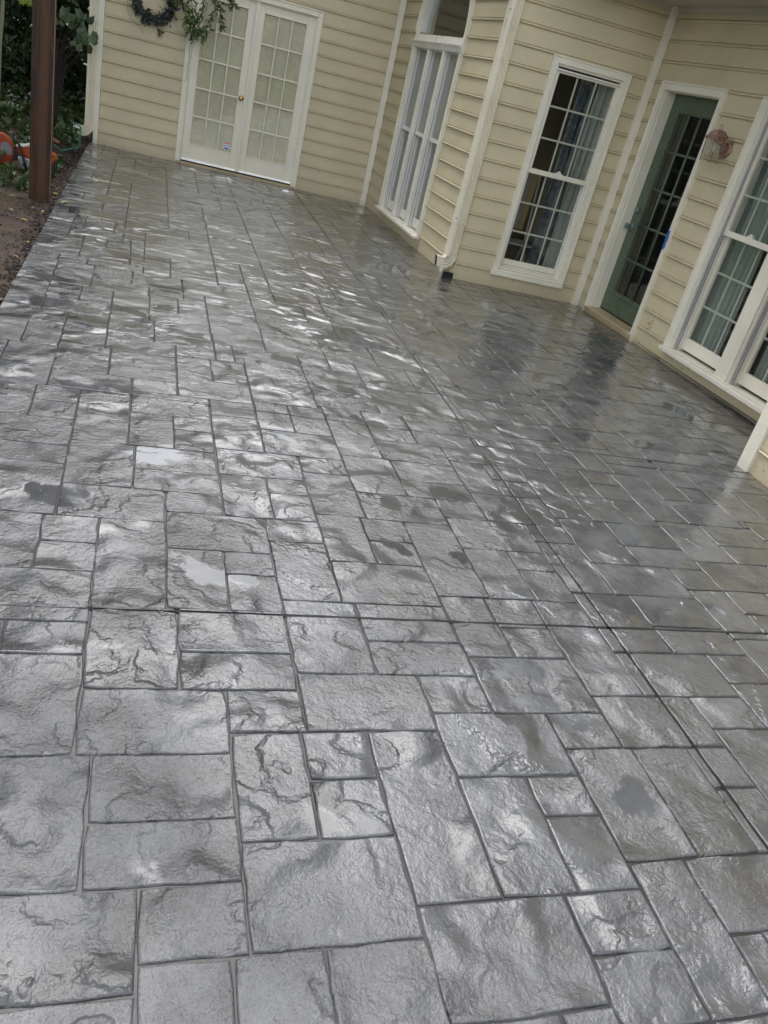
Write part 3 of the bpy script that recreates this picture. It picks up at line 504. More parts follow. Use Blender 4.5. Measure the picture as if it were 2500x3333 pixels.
# splash line where the slab meets the wall
for W, a0, a1 in ((W2, 0.02, W2.L - .08), (W3, 1.2, W3.L), (W1, .17, W1.L - .2), (W4, .1, W4.L)):
    mb = MB(); a = a0
    while a < a1 - .01:
        b = min(a1, a + random.uniform(.05, .22)); 
        if random.random() < .85: W.box(mb, a, b - .002, -.012, .003 + random.random() * .007, .0135, .0135 + .003 + random.random() * .004)
        a = b
    hp(mb, 'base_bead', MT['sill_wood'])['kind'] = 'stuff'

# soffits, fascia, roof
def slab(name, m, pts, z0, z1):
    mb = MB(); n = len(pts); mb.poly([(x, y, z0) for x, y in pts] + [(x, y, z1) for x, y in pts], [tuple(reversed(range(n))), tuple(range(n, 2 * n))] + [(i, (i + 1) % n, (i + 1) % n + n, i + n) for i in range(n)]); return hp(mb, name, MT[m])
slab('soffit', 'soffit', [(3.16, 8.12), (3.16, 7.66), (4.12, 7.55), (4.26, 4.02), (3.40, 4.02), (3.36, -0.2), (5.2, -0.2), (5.2, 8.12)], 2.82, 2.85)
for W, a0, a1 in ((W2, 0.02, W2.L - .07), (W3, .07, W3.L)):
    mb = MB(); W.ext(mb, a0, a1, [(.0, 2.775), (.026, 2.775), (.030, 2.79), (.045, 2.819), (0, 2.819)]); hp(mb, 'frieze', MT['soffit'])
MT['roof'] = mat('dark shingles', (0.06, 0.055, 0.05), 0.8)
def roof_plane(pts):
    mb = MB(); lo = [(p[0], p[1], p[2]) for p in pts]; hi = [(p[0], p[1], p[2] + .14) for p in pts]; mb.hexa(lo + hi); hp(mb, 'roof', MT['roof'])
roof_plane([(3.30, -0.3, 2.86), (9.0, -0.3, 5.0), (9.0, 7.6, 5.0), (4.05, 7.6, 2.86)])
roof_plane([(-1.1, 12.05, 3.46), (3.4, 11.45, 3.46), (3.4, 18.0, 6.4), (-1.1, 18.0, 6.4)])
roof_plane([(2.60, 7.55, 3.46), (9.0, 7.55, 6.0), (9.0, 18.0, 6.0), (2.75, 12.3, 3.46)])
slab('eave_soffit', 'soffit', [(-1.1, 12.05), (3.0, 11.5), (3.0, 12.0), (-.7, 12.55), (-1.1, 12.6)], 3.42, 3.455)
slab('eave_soffit', 'soffit', [(2.62, 11.4), (2.74, 7.6), (3.2, 7.6), (3.1, 11.9), (2.62, 11.9)], 3.42, 3.455)
# dim rooms behind the glass
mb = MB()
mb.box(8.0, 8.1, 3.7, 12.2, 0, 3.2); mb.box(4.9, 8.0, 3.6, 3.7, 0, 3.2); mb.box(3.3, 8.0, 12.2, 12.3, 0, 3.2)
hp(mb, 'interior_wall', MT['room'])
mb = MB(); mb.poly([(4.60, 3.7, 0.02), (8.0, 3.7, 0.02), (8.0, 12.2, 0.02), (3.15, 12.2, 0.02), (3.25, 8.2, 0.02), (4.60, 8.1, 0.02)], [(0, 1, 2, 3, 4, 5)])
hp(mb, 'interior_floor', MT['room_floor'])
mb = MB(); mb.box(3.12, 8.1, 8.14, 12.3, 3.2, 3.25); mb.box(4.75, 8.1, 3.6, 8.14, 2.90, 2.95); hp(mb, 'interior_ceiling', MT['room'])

# ------------------------------------------------------------------ windows and doors (parts of the house; frames, panes, bars are sub-parts)
def wpart(W, boxes, name, m, parent=None, bevel=.003):
    mb = MB()
    for b in boxes: W.box(mb, *b)
    return hp(mb, name, MT[m], parent, bevel=bevel)
def pane(W, a0, a1, z0, z1, o, parent):
    mb = MB(); mb.poly([W.pt(a0, z0, o), W.pt(a1, z0, o), W.pt(a1, z1, o), W.pt(a0, z1, o)], [(0, 1, 2, 3)]); return hp(mb, 'pane', MT['glass'], parent)
def frame(a0, a1, z0, z1, wl, wr, wb, wt, o0, o1):
    return [(a0, a0 + wl, z0, z1, o0, o1), (a1 - wr, a1, z0, z1, o0, o1), (a0 + wl, a1 - wr, z0, z0 + wb, o0, o1), (a0 + wl, a1 - wr, z1 - wt, z1, o0, o1)]
def sash(W, a0, a1, z0, z1, o, wl, wb, wt, cols, rows, parent, m='vinyl', bar='bar'):
    wpart(W, frame(a0, a1, z0, z1, wl, wl, wb, wt, o - .018, o + .018), 'sash', m, parent)
    g0, g1, h0, h1 = a0 + wl, a1 - wl, z0 + wb, z1 - wt
    pane(W, g0, g1, h0, h1, o, parent)
    for k in range(1, cols):
        c = g0 + (g1 - g0) * k / cols; wpart(W, [(c - .0085, c + .0085, h0, h1, o - .012, o - .004)], 'muntin', 'bar', parent, 0)
    for k in range(1, rows):
        c = h0 + (h1 - h0) * k / rows; wpart(W, [(g0, g1, c - .0085, c + .0085, o - .0125, o - .0035)], 'muntin', 'bar', parent, 0)
MT['bar'] = paint('glazing bar paint', (0.62, 0.64, 0.53), 0.4, .03)

# side window (bay wall 2): six over six bars
win = wpart(W2, frame(.419, 1.206, .178, 2.195, .056, .056, .02, .058, .0, .034) , 'window', 'trim', bevel=.004)
wpart(W2, frame(.410, 1.215, .178, 2.203, .012, .012, 0.004, .012, .0, .043), 'casing_edge', 'trim', win)
wpart(W2, frame(.470, 1.155, .20, 2.14, .022, .022, .02, .022, -.13, .012), 'jamb', 'trim', win)
wpart(W2, [(.475, 1.15, 2.085, 2.100, -.02, .03)], 'drip_cap', 'vinyl', win)
sash(W2, .492, 1.133, 1.165, 2.095, -.012, .026, .045, .03, 3, 3, win, 'trim')
sash(W2, .492, 1.133, .215, 1.195, -.062, .030, .085, .032, 3, 3, win, 'trim')
wpart(W2, [(1.110, 1.134, .22, 1.165, -.042, -.010)], 'track', 'vinyl', win)
wpart(W2, frame(.497, 1.128, .24, 1.16, .008, .008, .004, .004, -.040, -.034), 'track_liner', 'grey_track', win, 0)
wpart(W2, [(.395, 1.212, .132, .176, -.02, .062)], 'sill', 'sill_paint' if 'sill_paint' in MT else 'trim', win, .006)
wpart(W2, [(.780, .850, 1.21, 1.222, -.028, .004), (.80, .83, 1.222, 1.238, -.02, -.002)], 'sash_lock', 'vinyl', win)
wpart(W2, [(.42, 1.2, -.01, .131, .0135, .018)], 'apron', 'siding', win)

# triple window with the arched transom above
MT['sill_paint'] = paint('sill paint', (0.80, 0.77, 0.67), 0.4, .06, .25)
tri = wpart(W1, frame(.868, 2.612, .136, 2.06, .072, .067, .014, .014, 0, .045), 'window', 'trim', bevel=.004)
for a_, b_ in ((.860, .875), (2.605, 2.620)): wpart(W1, [(a_, b_, .15, 2.05, .0, .055)], 'casing_edge', 'trim', tri)
mull = [1.455, 2.005]
for c in mull: wpart(W1, [(c, c + .062, .15, 2.05, -.13, .045)], 'mullion', 'trim', tri)
bays = [(.940, 1.455), (1.517, 2.005), (2.067, 2.545)]
for a0, a1 in bays:
    wpart(W1, [(a0, a0 + .014, .15, 2.08, -.14, .03), (a1 - .014, a1, .15, 2.08, -.14, .03), (a0, a1, 2.06, 2.08, -.14, .03)], 'jamb', 'vinyl', tri, 0)
    for oo in (-.002, -.034): wpart(W1, [(a0 + .0125, a0 + .018, .16, 2.06, oo - .003, oo + .003), (a1 - .018, a1 - .0125, .16, 2.06, oo - .004, oo + .004)], 'track_liner', 'grey_track', tri, 0)
    sash(W1, a0 + .016, a1 - .016, 1.13, 2.06, -.024, .024, .042, .03, 1, 1, tri)
    sash(W1, a0 + .016, a1 - .016, .165, 1.165, -.058, .026, .105, .03, 1, 1, tri)
wpart(W1, [(.845, 2.632, .118, .148, -.14, .095)], 'sill', 'sill_paint', tri, .005)
wpart(W1, [(.85, 2.62, -.01, .116, .0135, .020)], 'apron', 'siding', tri)
hd = [(0, 2.045), (.050, 2.045), (.058, 2.060), (.066, 2.085), (.082, 2.112), (.082, 2.122), (0, 2.122)]
for a0, a1 in ((.845, 1.452), (1.478, 2.002), (2.028, 2.635)):
    mb = MB(); W1.ext(mb, a0, a1, hd); hp(mb, 'head_moulding', MT['vinyl'], tri)
hd2 = [(o * .8, z) for o, z in hd]
for a0, a1 in ((1.453, 1.477), (2.003, 2.027)):
    mb = MB(); W1.ext(mb, a0, a1, hd2); hp(mb, 'head_moulding', MT['trim'], tri)
# arch
AC, AZ, RO, RI = 1.735, 2.215, 0.885, 0.800
def arch(W, ro, ri, o0, o1, name, m, parent, n=28):
    mb = MB()
    for k in range(n):
        t0, t1 = math.pi * k / n, math.pi * (k + 1) / n
        p = lambda r, t, o: W.pt(AC - r * math.cos(t), AZ + r * math.sin(t), o)
        mb.hexa([p(ri, t0, o0), p(ro, t0, o0), p(ro, t0, o1), p(ri, t0, o1), p(ri, t1, o0), p(ro, t1, o0), p(ro, t1, o1), p(ri, t1, o1)])
    return hp(mb, name, MT[m], parent)
archw = arch(W1, RO, RI + .03, 0, .045, 'window', 'trim', None)
arch(W1, RI + .035, RI - .005, -.10, .025, 'jamb', 'vinyl', archw)
arch(W1, RO + .015, RO - .006, 0, .055, 'casing_edge', 'trim', archw)
wpart(W1, [(AC - RO, AC + RO, 2.124, 2.165, 0, .05), (AC - RI - .01, AC + RI + .01, 2.165, 2.192, -.10, .032)], 'bottom_rail', 'vinyl', archw)
wpart(W1, [(AC - RO, AC - RI - .02, 2.165, 2.216, 0, .045), (AC + RI + .02, AC + RO, 2.165, 2.216, 0, .045)], 'casing_foot', 'trim', archw)
mb = MB(); pts = [W1.pt(AC - RI, 2.18, -.05)] + [W1.pt(AC - RI * math.cos(math.pi * k / 24), AZ + RI * math.sin(math.pi * k / 24), -.05) for k in range(25)] + [W1.pt(AC + RI, 2.18, -.05)]
mb.poly(pts, [tuple(reversed(range(len(pts))))]); hp(mb, 'pane', MT['glass'], archw)
mb = MB()      # siding above the arch (fills the square opening round it)
for k in range(28):
    t0, t1 = math.pi * k / 28, math.pi * (k + 1) / 28
    f = lambda t: (AC - (RO - .02) * math.cos(t), AZ + (RO - .02) * math.sin(t))
    (a, za), (b, zb) = f(t0), f(t1); mb.poly([W1.pt(a, za, .012), W1.pt(b, zb, .012), W1.pt(b, 3.12, .012), W1.pt(a, 3.12, .012)], [(0, 1, 2, 3)])
hp(mb, 'spandrel', MT['siding'])

# double window on the door wall
dw = wpart(W3, [(1.693, 1.768, .142, 2.13, 0, .040), (3.262, 3.337, .142, 2.13, 0, .040), (1.693, 3.337, 2.13, 2.205, 0, .040)], 'window', 'trim', bevel=.004)
wpart(W3, frame(1.684, 3.346, .142, 2.214, .013, .013, 0.004, .013, 0, .050), 'casing_edge', 'trim', dw)
wpart(W3, [(2.440, 2.590, .142, 2.13, -.13, .045)], 'mullion', 'trim', dw)
for a0, a1 in ((1.768, 2.440), (2.590, 3.262)):
    wpart(W3, [(a0, a0 + .016, .142, 2.13, -.13, .02), (a1 - .016, a1, .142, 2.13, -.13, .02), (a0, a1, 2.11, 2.13, -.13, .02)], 'jamb', 'vinyl', dw, 0)
    for oo in (-.006, -.032): wpart(W3, [(a0 + .0155, a0 + .022, .15, 2.11, oo - .006, oo + .006), (a1 - .022, a1 - .0155, .15, 2.11, oo - .006, oo + .006)], 'track_liner', 'grey_track', dw, 0)
    sash(W3, a0 + .02, a1 - .02, 1.165, 2.11, -.040, .032, .045, .03, 3, 3, dw, 'trim')
    sash(W3, a0 + .02, a1 - .02, .165, 1.20, -.085, .036, .105, .034, 3, 3, dw, 'trim')
    c = (a0 + a1) / 2; wpart(W3, [(c - .035, c + .035, 1.21, 1.224, -.052, -.02), (c - .015, c + .015, 1.224, 1.24, -.048, -.026)], 'sash_lock', 'vinyl', dw)
wpart(W3, [(1.680, 3.350, .100, .140, -.13, .085)], 'sill', 'sill_paint', dw, .006)
wpart(W3, [(1.70, 3.33, -.01, .098, .0135, .021)], 'apron', 'siding', dw)

# french doors
fd = wpart(WB, [(1.078, 1.128, -.01, 2.175, 0, .034), (2.682, 2.732, -.01, 2.175, 0, .034), (1.128, 2.682, 2.110, 2.175, 0, .034)], 'door_frame', 'trim', bevel=.004)
wpart(WB, [(1.070, 1.083, -.01, 2.187, 0, .046), (2.727, 2.740, -.01, 2.187, 0, .046), (1.083, 2.727, 2.172, 2.187, 0, .046)], 'casing_edge', 'trim', fd)
wpart(WB, [(1.128, 1.142, .03, 2.11, -.12, .010), (2.664, 2.682, .03, 2.11, -.12, .010), (1.142, 2.664, 2.098, 2.11, -.12, .010)], 'jamb', 'trim', fd, 0)
wpart(WB, [(1.083, 2.727, -.012, .026, -.12, .062)], 'sill', 'sill_wood', fd, .006)
wpart(WB, [(1.14, 2.66, .026, .040, -.10, -.006)], 'shadow_gap', 'dark', fd, 0)
def french_leaf(a0, a1, g0, g1, label):
    zb, zt, h0, h1, o = .046, 2.098, .268, 1.995, -.020
    lf = wpart(WB, [(a0, g0, zb, zt, o - .04, o), (g1, a1, zb, zt, o - .04, o), (g0, g1, zb, h0, o - .04, o), (g0, g1, h1, zt, o - .04, o)], 'door', 'door'); lf['label'] = label
    cw, rh = (g1 - g0) / 3, (h1 - h0) / 5
    for k in (1, 2):
        c = g0 + cw * k; mb = MB(); W_ = WB; mb.poly([W_.pt(c - .013, h0, o - .022), W_.pt(c - .006, h0, o - .002), W_.pt(c + .006, h0, o - .002), W_.pt(c + .013, h0, o - .022), W_.pt(c - .013, h1, o - .022), W_.pt(c - .006, h1, o - .002), W_.pt(c + .006, h1, o - .002), W_.pt(c + .013, h1, o - .022)], [(0, 1, 5, 4), (1, 2, 6, 5), (2, 3, 7, 6)]); hp(mb, 'muntin', MT['door'], lf)
    for k in range(1, 5):
        c = h0 + rh * k; mb = MB(); WB.ext(mb, g0, g1, [(o - .022, c - .013), (o - .0035, c - .006), (o - .0035, c + .006), (o - .022, c + .013)]); hp(mb, 'muntin', MT['door'], lf)
    for i in range(3):
        for j in range(5): pane(WB, g0 + cw * i + .012, g0 + cw * (i + 1) - .012, h0 + rh * j + .012, h0 + rh * (j + 1) - .012, o - .0205, lf)
    # glazing bead shelf: catches the light under the glass
    wpart(WB, frame(g0 - .012, g1 + .012, h0 - .012, h1 + .012, .012, .012, .012, .012, o, o + .006), 'glazing_stop', 'door', lf, .002)
    wpart(WB, [(a0 + .004, a1 - .004, zb, zb + .024, o, o + .012)], 'door_sweep', 'alu', lf, 0)
    wpart(WB, [(g0 - .02, g1 + .02, h0 - .03, h1 + .03, o - .062, o - .055)], 'door_shade', 'shade', lf, 0)
    return lf
MT['shade'] = mat('parchment shade', (0.5, 0.46, 0.33), 0.85); g = N(MT['shade']); p = g.pos()
g.set(g.b.inputs['Base Color'], g.mix(g.smooth(g.noise(p, 7, 3, .6, dist=1.0).outputs[0], .35, .7), (0.62, 0.56, 0.40), (0.72, 0.66, 0.49)))
ll = french_leaf(1.144, 1.897, 1.243, 1.795, 'left french door leaf with brass knob and alarm sticker')
rl = french_leaf(1.913, 2.662, 2.008, 2.548, 'right french door leaf without a knob')
wpart(WB, [(1.880, 1.934, .046, 2.098, -.02, .004), (1.894, 1.920, .046, 2.098, .004, .014)], 'astragal', 'door', ll)
kp = WB.pt(1.842, .965, -.018); ax = (WB.n.x, WB.n.y, 0)
mb = MB(); mb.lathe([(.034, 0), (.034, .004), (.026, .010), (.012, .014), (.011, .034), (.022, .042), (.029, .054), (.026, .068), (.012, .074)], kp, ax, 20); hp(mb, 'knob', MT['brass'], ll, smooth=True)
# alarm sticker on the glass: octagon with red cap, white bands, lettering line and blue foot
def mflat(name, c, r=.35): MT[name] = mat(name, c, r)
mflat('sticker white', (0.80, 0.82, 0.86)); mflat('sticker red', (0.62, 0.06, 0.09)); mflat('sticker blue', (0.03, 0.06, 0.30)); mflat('sticker ink', (0.12, 0.22, 0.34))
def clipz(pts, lo, hi):
    def cl(ps, z, keep):
        out = []
        for i in range(len(ps)):
            a, b = ps[i], ps[(i + 1) % len(ps)]; ia, ib = keep(a[1]), keep(b[1])
            if ia: out.append(a)
            if ia != ib: t = (z - a[1]) / (b[1] - a[1]); out.append((a[0] + (b[0] - a[0]) * t, z))
        return out
    return cl(cl(pts, lo, lambda v: v >= lo), hi, lambda v: v <= hi)
oc = [(math.cos(math.pi / 8 + k * math.pi / 4) * .053, math.sin(math.pi / 8 + k * math.pi / 4) * .056) for k in range(8)]
mb = MB(); st_o = -.0385
def flat(pts, o, mi):
    q = [WB.pt(1.729 + a, .338 + z, o) for a, z in pts]
    if len(q) >= 3: mb.poly(q, [tuple(range(len(q)))], mi)
flat(oc, st_o, 0); oi = [(a * .93, z * .93) for a, z in oc]
flat(clipz(oi, .024, .06), st_o + .0006, 1); flat(clipz([(a * .82, z * .82) for a, z in oc], -.05, -.020), st_o + .0006, 2)
flat(clipz(oi, -.004, .010), st_o + .0006, 3); flat([(a, z) for a, z in ((-.02, .028), (.02, .028), (.010, .043), (-.010, .043))], st_o + .0012, 4)
for k in range(9):
    a = -.040 + k * .0098; flat([(a, -.001), (a + .0022, -.001), (a + .0022, .0075), (a, .0075)], st_o + .0012, 0); flat([(a + .0022, .0045), (a + .006, .0045), (a + .006, .0072), (a + .0022, .0072)], st_o + .0012, 0)
mflat('sticker pink', (0.75, 0.25, 0.3))
hp(mb, 'alarm_sticker', [MT['sticker white'], MT['sticker red'], MT['sticker blue'], MT['sticker ink'], MT['sticker pink']], ll)

# green entry door
ef = wpart(W3, [(.222, .282, -.01, 2.150, 0, .036), (1.134, 1.190, -.01, 2.150, 0, .036), (.222, 1.190, 2.150, 2.212, 0, .036)], 'door_frame', 'trim', bevel=.004)
wpart(W3, [(.214, .228, -.01, 2.224, 0, .046), (1.184, 1.198, -.01, 2.224, 0, .046), (.228, 1.184, 2.208, 2.224, 0, .046)], 'casing_edge', 'trim', ef)
wpart(W3, [(.275, .290, .0, 2.165, -.15, .004), (1.128, 1.145, .0, 2.165, -.15, .004), (.29, 1.128, 2.142, 2.165, -.15, .004)], 'jamb', 'trim', ef, 0)
mb = MB(); W3.ext(mb, .205, 1.195, [(-.15, .0), (.040, .0), (.045, .052), (.03, .062), (-.10, .070), (-.15, .070)]); hp(mb, 'threshold', MT['sill_wood'], ef, bevel=.003)
wpart(W3, [(.29, 1.13, .071, .076, -.12, -.03)], 'threshold_plate', 'alu_dull', ef, 0) if 'alu_dull' in MT else None
o = -.100; zb, zt, a0, a1 = .088, 2.138, .292, 1.126; g0, g1, h0, h1 = .440, .985, .292, 1.995
gd = wpart(W3, [(a0, g0, zb, zt, o - .045, o), (g1, a1, zb, zt, o - .045, o), (g0, g1, zb, h0, o - .045, o), (g0, g1, h1, zt, o - .045, o)], 'door', 'green', bevel=.002)
wpart(W3, [(.29, 1.128, .071, .087, o - .03, o - .008)], 'shadow_gap', 'dark', gd, 0)
wpart(W3, frame(g0 - .028, g1 + .028, h0 - .028, h1 + .028, .026, .026, .026, .026, o, o + .014), 'glazing_stop', 'green', gd, .006)
wpart(W3, frame(g0 - .004, g1 + .004, h0 - .004, h1 + .004, .014, .014, .014, .014, o - .01, o + .006), 'glazing_bead', 'green', gd, .003)
cw, rh = (g1 - g0) / 3, (h1 - h0) / 5
for k in (1, 2):
    c = g0 + cw * k; mb = MB(); mb.tube([W3.pt(c, h0, o + .002), W3.pt(c, h1, o + .002)], .012, 8); hp(mb, 'muntin', MT['green'], gd, smooth=True)
for k in range(1, 5):
    c = h0 + rh * k; mb = MB(); mb.tube([W3.pt(g0, c, o + .003), W3.pt(g1, c, o + .003)], .0115, 8); hp(mb, 'muntin', MT['green'], gd, smooth=True)
for i in range(3):
    for j in range(5): pane(W3, g0 + cw * i + .010, g0 + cw * (i + 1) - .010, h0 + rh * j + .010, h0 + rh * (j + 1) - .010, o - .006, gd)
mflat('green hardware', (0.13, 0.19, 0.16), .3)
ax3 = (W3.n.x, W3.n.y, 0)
mb = MB(); mb.lathe([(.033, 0), (.033, .006), (.024, .012), (.013, .016), (.012, .040), (.024, .048), (.029, .060), (.025, .074), (.010, .078)], W3.pt(.350, .925, o), ax3, 18); hp(mb, 'knob', MT['green hardware'], gd, smooth=True)
mb = MB(); mb.lathe([(.034, 0), (.034, .010), (.030, .022), (.022, .028), (.008, .029)], W3.pt(.352, 1.085, o), ax3, 18); hp(mb, 'deadbolt', MT['green hardware'], gd, smooth=True)

# downspouts
def downspout(x0, x1, y0, y1, ztop, zel, kick, joints):
    """rectangular fluted pipe; flutes on the face that looks at the patio (-y); elbow kicks towards -x"""
    mb = MB(); nfl = 4
    def ring(z, g=0.0):
        p = []; n = nfl * 4
        xs0, xs1 = x0 - g, x1 + g; r = .012
        p.append((xs0, y1 + g, z)); p.append((xs0, y0 - g + r, z)); p.append((xs0 + r * .3, y0 - g + r * .3, z)); p.append((xs0 + r, y0 - g, z))
        a, b = xs0 + r + .016, xs1 - r - .004
        for k in range(nfl):
            u = a + (b - a) * k / nfl; d = (b - a) / nfl
            p += [(u + d * .10, y0 - g, z), (u + d * .30, y0 - g + .013, z), (u + d * .62, y0 - g + .013, z), (u + d * .85, y0 - g, z)]
        p += [(xs1 - r, y0 - g, z), (xs1 - r * .3, y0 - g + r * .3, z), (xs1, y0 - g + r, z), (xs1, y1 + g, z)]
        return p
    def seg(z0, z1, g=0.0):
        a, b = ring(z0, g), ring(z1, g); n = len(a); mb.poly(a + b, [(i, (i + 1) % n, (i + 1) % n + n, i + n) for i in range(n)] + [tuple(range(n)), tuple(reversed(range(n, 2 * n)))])
    zs = [zel] + joints + [ztop]
    for i in range(len(zs) - 1): seg(zs[i], zs[i + 1] + (.02 if i < len(zs) - 2 else 0), .0022 * (i % 2) + .001 * i)
    ds = hp(mb, 'downspout', MT['downspout'])
    # elbow: crimped ribs round an arc
    mb = MB(); n = 26; cx, cz = x0 - .035, zel; rin, rout = .035, .035 + (x1 - x0)
    rings = []
    for k in range(n + 1):
        t = k / n * math.radians(80); rib = .0055 if k % 2 else 0.0
        u = lambda r: (cx + r * math.cos(t), cz - r * math.sin(t))
        pi, po = u(rin), u(rout + rib); flu = []
        m_ = 9
        for q in range(m_):
            f = q / (m_ - 1); rr = rin + (rout + rib - rin) * f; pq = u(rr); flu.append((pq[0], y0 - (.004 if q % 2 else 0) - rib, pq[1]))
        rings.append([(pi[0], y1, pi[1])] + flu + [(po[0], y1, po[1])])
    end = rings[-1]; rings.append([(p[0] - kick, p[1], p[2] + kick * .12) for p in end])
    m_ = len(rings[0]); b0 = len(mb.v)
    for r_ in rings: mb.v += r_
    for k in range(len(rings) - 1):
        for i in range(m_):
            j = (i + 1) % m_; mb.f.append((b0 + k * m_ + i, b0 + k * m_ + j, b0 + (k + 1) * m_ + j, b0 + (k + 1) * m_ + i)); mb.mi.append(0)
    hp(mb, 'elbow', MT['downspout'], ds)
    mb = MB(); e = rings[-1]; c = [(p[0] + .004, p[1] * .94 + (y0 + y1) / 2 * .06, p[2]) for p in e]; mb.poly(c, [tuple(range(len(c)))]); hp(mb, 'outlet', MT['dark'], ds)
    return ds
downspout(3.000, 3.112, 8.075, 8.150, 3.40, 0.235, .075, [0.545, 2.05])
downspout(-0.835, -0.715, 12.40, 12.475, 3.40, 0.215, .11, [1.18])
mb = MB(); mb.tube([W1.pt(W1.L - .118, -.01, .040), W1.pt(W1.L - .118, 3.42, .040)], .022, 12); hp(mb, 'corner_bead', MT['trim'], smooth=True)
for z in (0.60, 2.44):
    mb = MB(); mb.lathe([(.006, 0), (.006, .003), (.003, .005)], (2.995, 8.073, z), (0, -1, 0), 8); hp(mb, 'screw', MT['dark'])
# broken clapboard and black hole at the foot of the corner
mb = MB(); mb.box(3.02, 3.135, 8.105, 8.118, -.01, .055); hp(mb, 'rot_hole', MT['dark'])

# outdoor socket
ob = wpart(W3, [(1.318, 1.392, .168, .284, .010, .022)], 'socket_plate', 'siding', None, .003)
for z in (.186, .238): wpart(W3, [(1.332, 1.378, z, z + .034, .022, .036), (1.336, 1.374, z + .004, z + .012, .036, .042)], 'socket_flap', 'siding', ob, .003)

# ------------------------------------------------------------------ things on and in the house
# copper wall lantern
def lantern():
    K = 1.15
    A = W3.pt(1.45, 1.79, 0.019); root = empty('wall_lantern', A, 'small weathered copper lantern with glass panes on the wall beside the green door', 'lamp')
    mt = mat('weathered copper', (0.36, 0.24, 0.19), 0.45, .5, .4); g = N(mt); p = g.pos()
    g.set(g.b.inputs['Base Color'], g.mix(g.smooth(g.noise(p, 40, 4, .6).outputs[0], .38, .62), (0.20, 0.12, 0.095), (0.46, 0.28, 0.22)))
    n, d = W3.n, W3.d
    P = lambda a, z, o: W3.pt(1.45 + a * K, 1.79 + z * K, 0.019 + o * K)
    def part(mb, name, m, parent=root, **k): return mb.build(name, m, parent, loc=A, **k) if parent is root else _sub(mb, name, m, parent, **k)
    def _fix(o): o.location = (0, 0, 0); return o
    def put(mb, name, m, parent=root, smooth=False):
        o = mb.build(name, m, None, smooth=smooth); o.data.transform(Matrix.Translation(-Vector(A))); o.parent = parent; return o
    mb = MB(); mb.lathe([(.075, 0), (.076, .006), (.070, .014), (.052, .022), (.026, .028)], P(0, 0, 0), (n.x, n.y, 0), 24); put(mb, 'back_plate', mt, smooth=True)
    mb = MB(); mb.lathe([(.002, 0), (.012, .003), (.018, .012), (.016, .022), (.004, .028)], P(0, 0, .02), (n.x, n.y, 0), 16); put(mb, 'ball', mt, smooth=True)
    mb = MB(); mb.tube([P(0, 0, .03), P(0, .012, .045), P(0, .020, .060), P(0, .018, .075)], .008, 8); put(mb, 'arm', mt, smooth=True)
    c, ct, cb = .108, .045, -.100                    # lantern axis distance from the wall, eaves height, base height
    sq = lambda w, z: [P(-w, z, c - w), P(w, z, c - w), P(w, z, c + w), P(-w, z, c + w)]
    mb = MB()
    lv = [(.064, ct - .008), (.064, ct + .002), (.050, ct + .022), (.048, ct + .034), (.036, ct + .046), (.033, ct + .056), (.010, ct + .064)]
    b = [sq(w_, z) for w_, z in lv]
    for i in range(len(b) - 1): mb.poly(b[i] + b[i + 1], [(k, (k + 1) % 4, (k + 1) % 4 + 4, k + 4) for k in range(4)])
    mb.poly(b[0], [(3, 2, 1, 0)]); mb.poly(b[-1], [(0, 1, 2, 3)]); put(mb, 'cap', mt)
    mb = MB(); mb.tube([P(math.cos(t) * .016, ct + .080 + math.sin(t) * .018, c) for t in [k * math.pi / 8 for k in range(17)]], .0028, 6); put(mb, 'ring', mt, smooth=True)
    wt, wb = .051, .044
    for sx, so_ in ((-1, -1), (1, -1), (1, 1), (-1, 1)):
        mb = MB(); mb.tube([P(sx * wt, ct - .006, c + so_ * wt), P(sx * wb, cb, c + so_ * wb)], .0042, 4); put(mb, 'corner_post', mt)
        mb = MB(); mb.lathe([(.002, 0), (.006, .002), (.005, .008), (.001, .011)], P(sx * wb, cb - .002, c + so_ * wb), (0, 0, -1), 8); put(mb, 'foot', mt, smooth=True)
    T, B_ = sq(wt, ct - .006), sq(wb, cb)
    for k in range(4):
        mb = MB(); mb.tube([B_[k], B_[(k + 1) % 4]], .004, 4); put(mb, 'bottom_rail', mt)
        mb = MB(); mb.poly([B_[k], B_[(k + 1) % 4], T[(k + 1) % 4], T[k]], [(0, 1, 2, 3)]); put(mb, 'pane', MT['glass'])
    mb = MB(); mb.lathe([(.010, 0), (.012, .02), (.021, .045), (.024, .06), (.018, .078), (.004, .086)], P(0, ct - .012, c), (0, 0, -1), 14); put(mb, 'bulb', mat('frosted bulb', (.75, .74, .70), .25), smooth=True)
lantern()

# blue masking tape left on the door casing
mb = MB(); tp = mat('blue masking tape', (0.03, 0.17, 0.55), 0.55); g = N(tp); g.set(g.b.inputs['Normal'], g.bump(g.noise(g.pos(), 60, 3, .6).outputs[0], .004))
rows_ = 7; pts = []
for k in range(rows_):
    z = .875 + .17 * k / (rows_ - 1); wv = .004 * math.sin(k * 2.3)
    pts += [W3.pt(1.1285 + abs(wv), z, .010), W3.pt(1.1325, z + .002, .0385), W3.pt(1.150 + wv * 2, z, .0392 + abs(wv) * .4), W3.pt(1.172 + wv * 2 - (.012 if k in (0, rows_ - 1) else 0), z + wv, .0388)]
mb.poly(pts, [(i * 4 + j, i * 4 + j + 1, (i + 1) * 4 + j + 1, (i + 1) * 4 + j) for i in range(rows_ - 1) for j in range(3)])
tag(mb.build('masking_tape', tp, loc=W3.pt(1.15, .875, .039)), 'strip of bright blue masking tape stuck on the white casing right of the green door', 'tape')

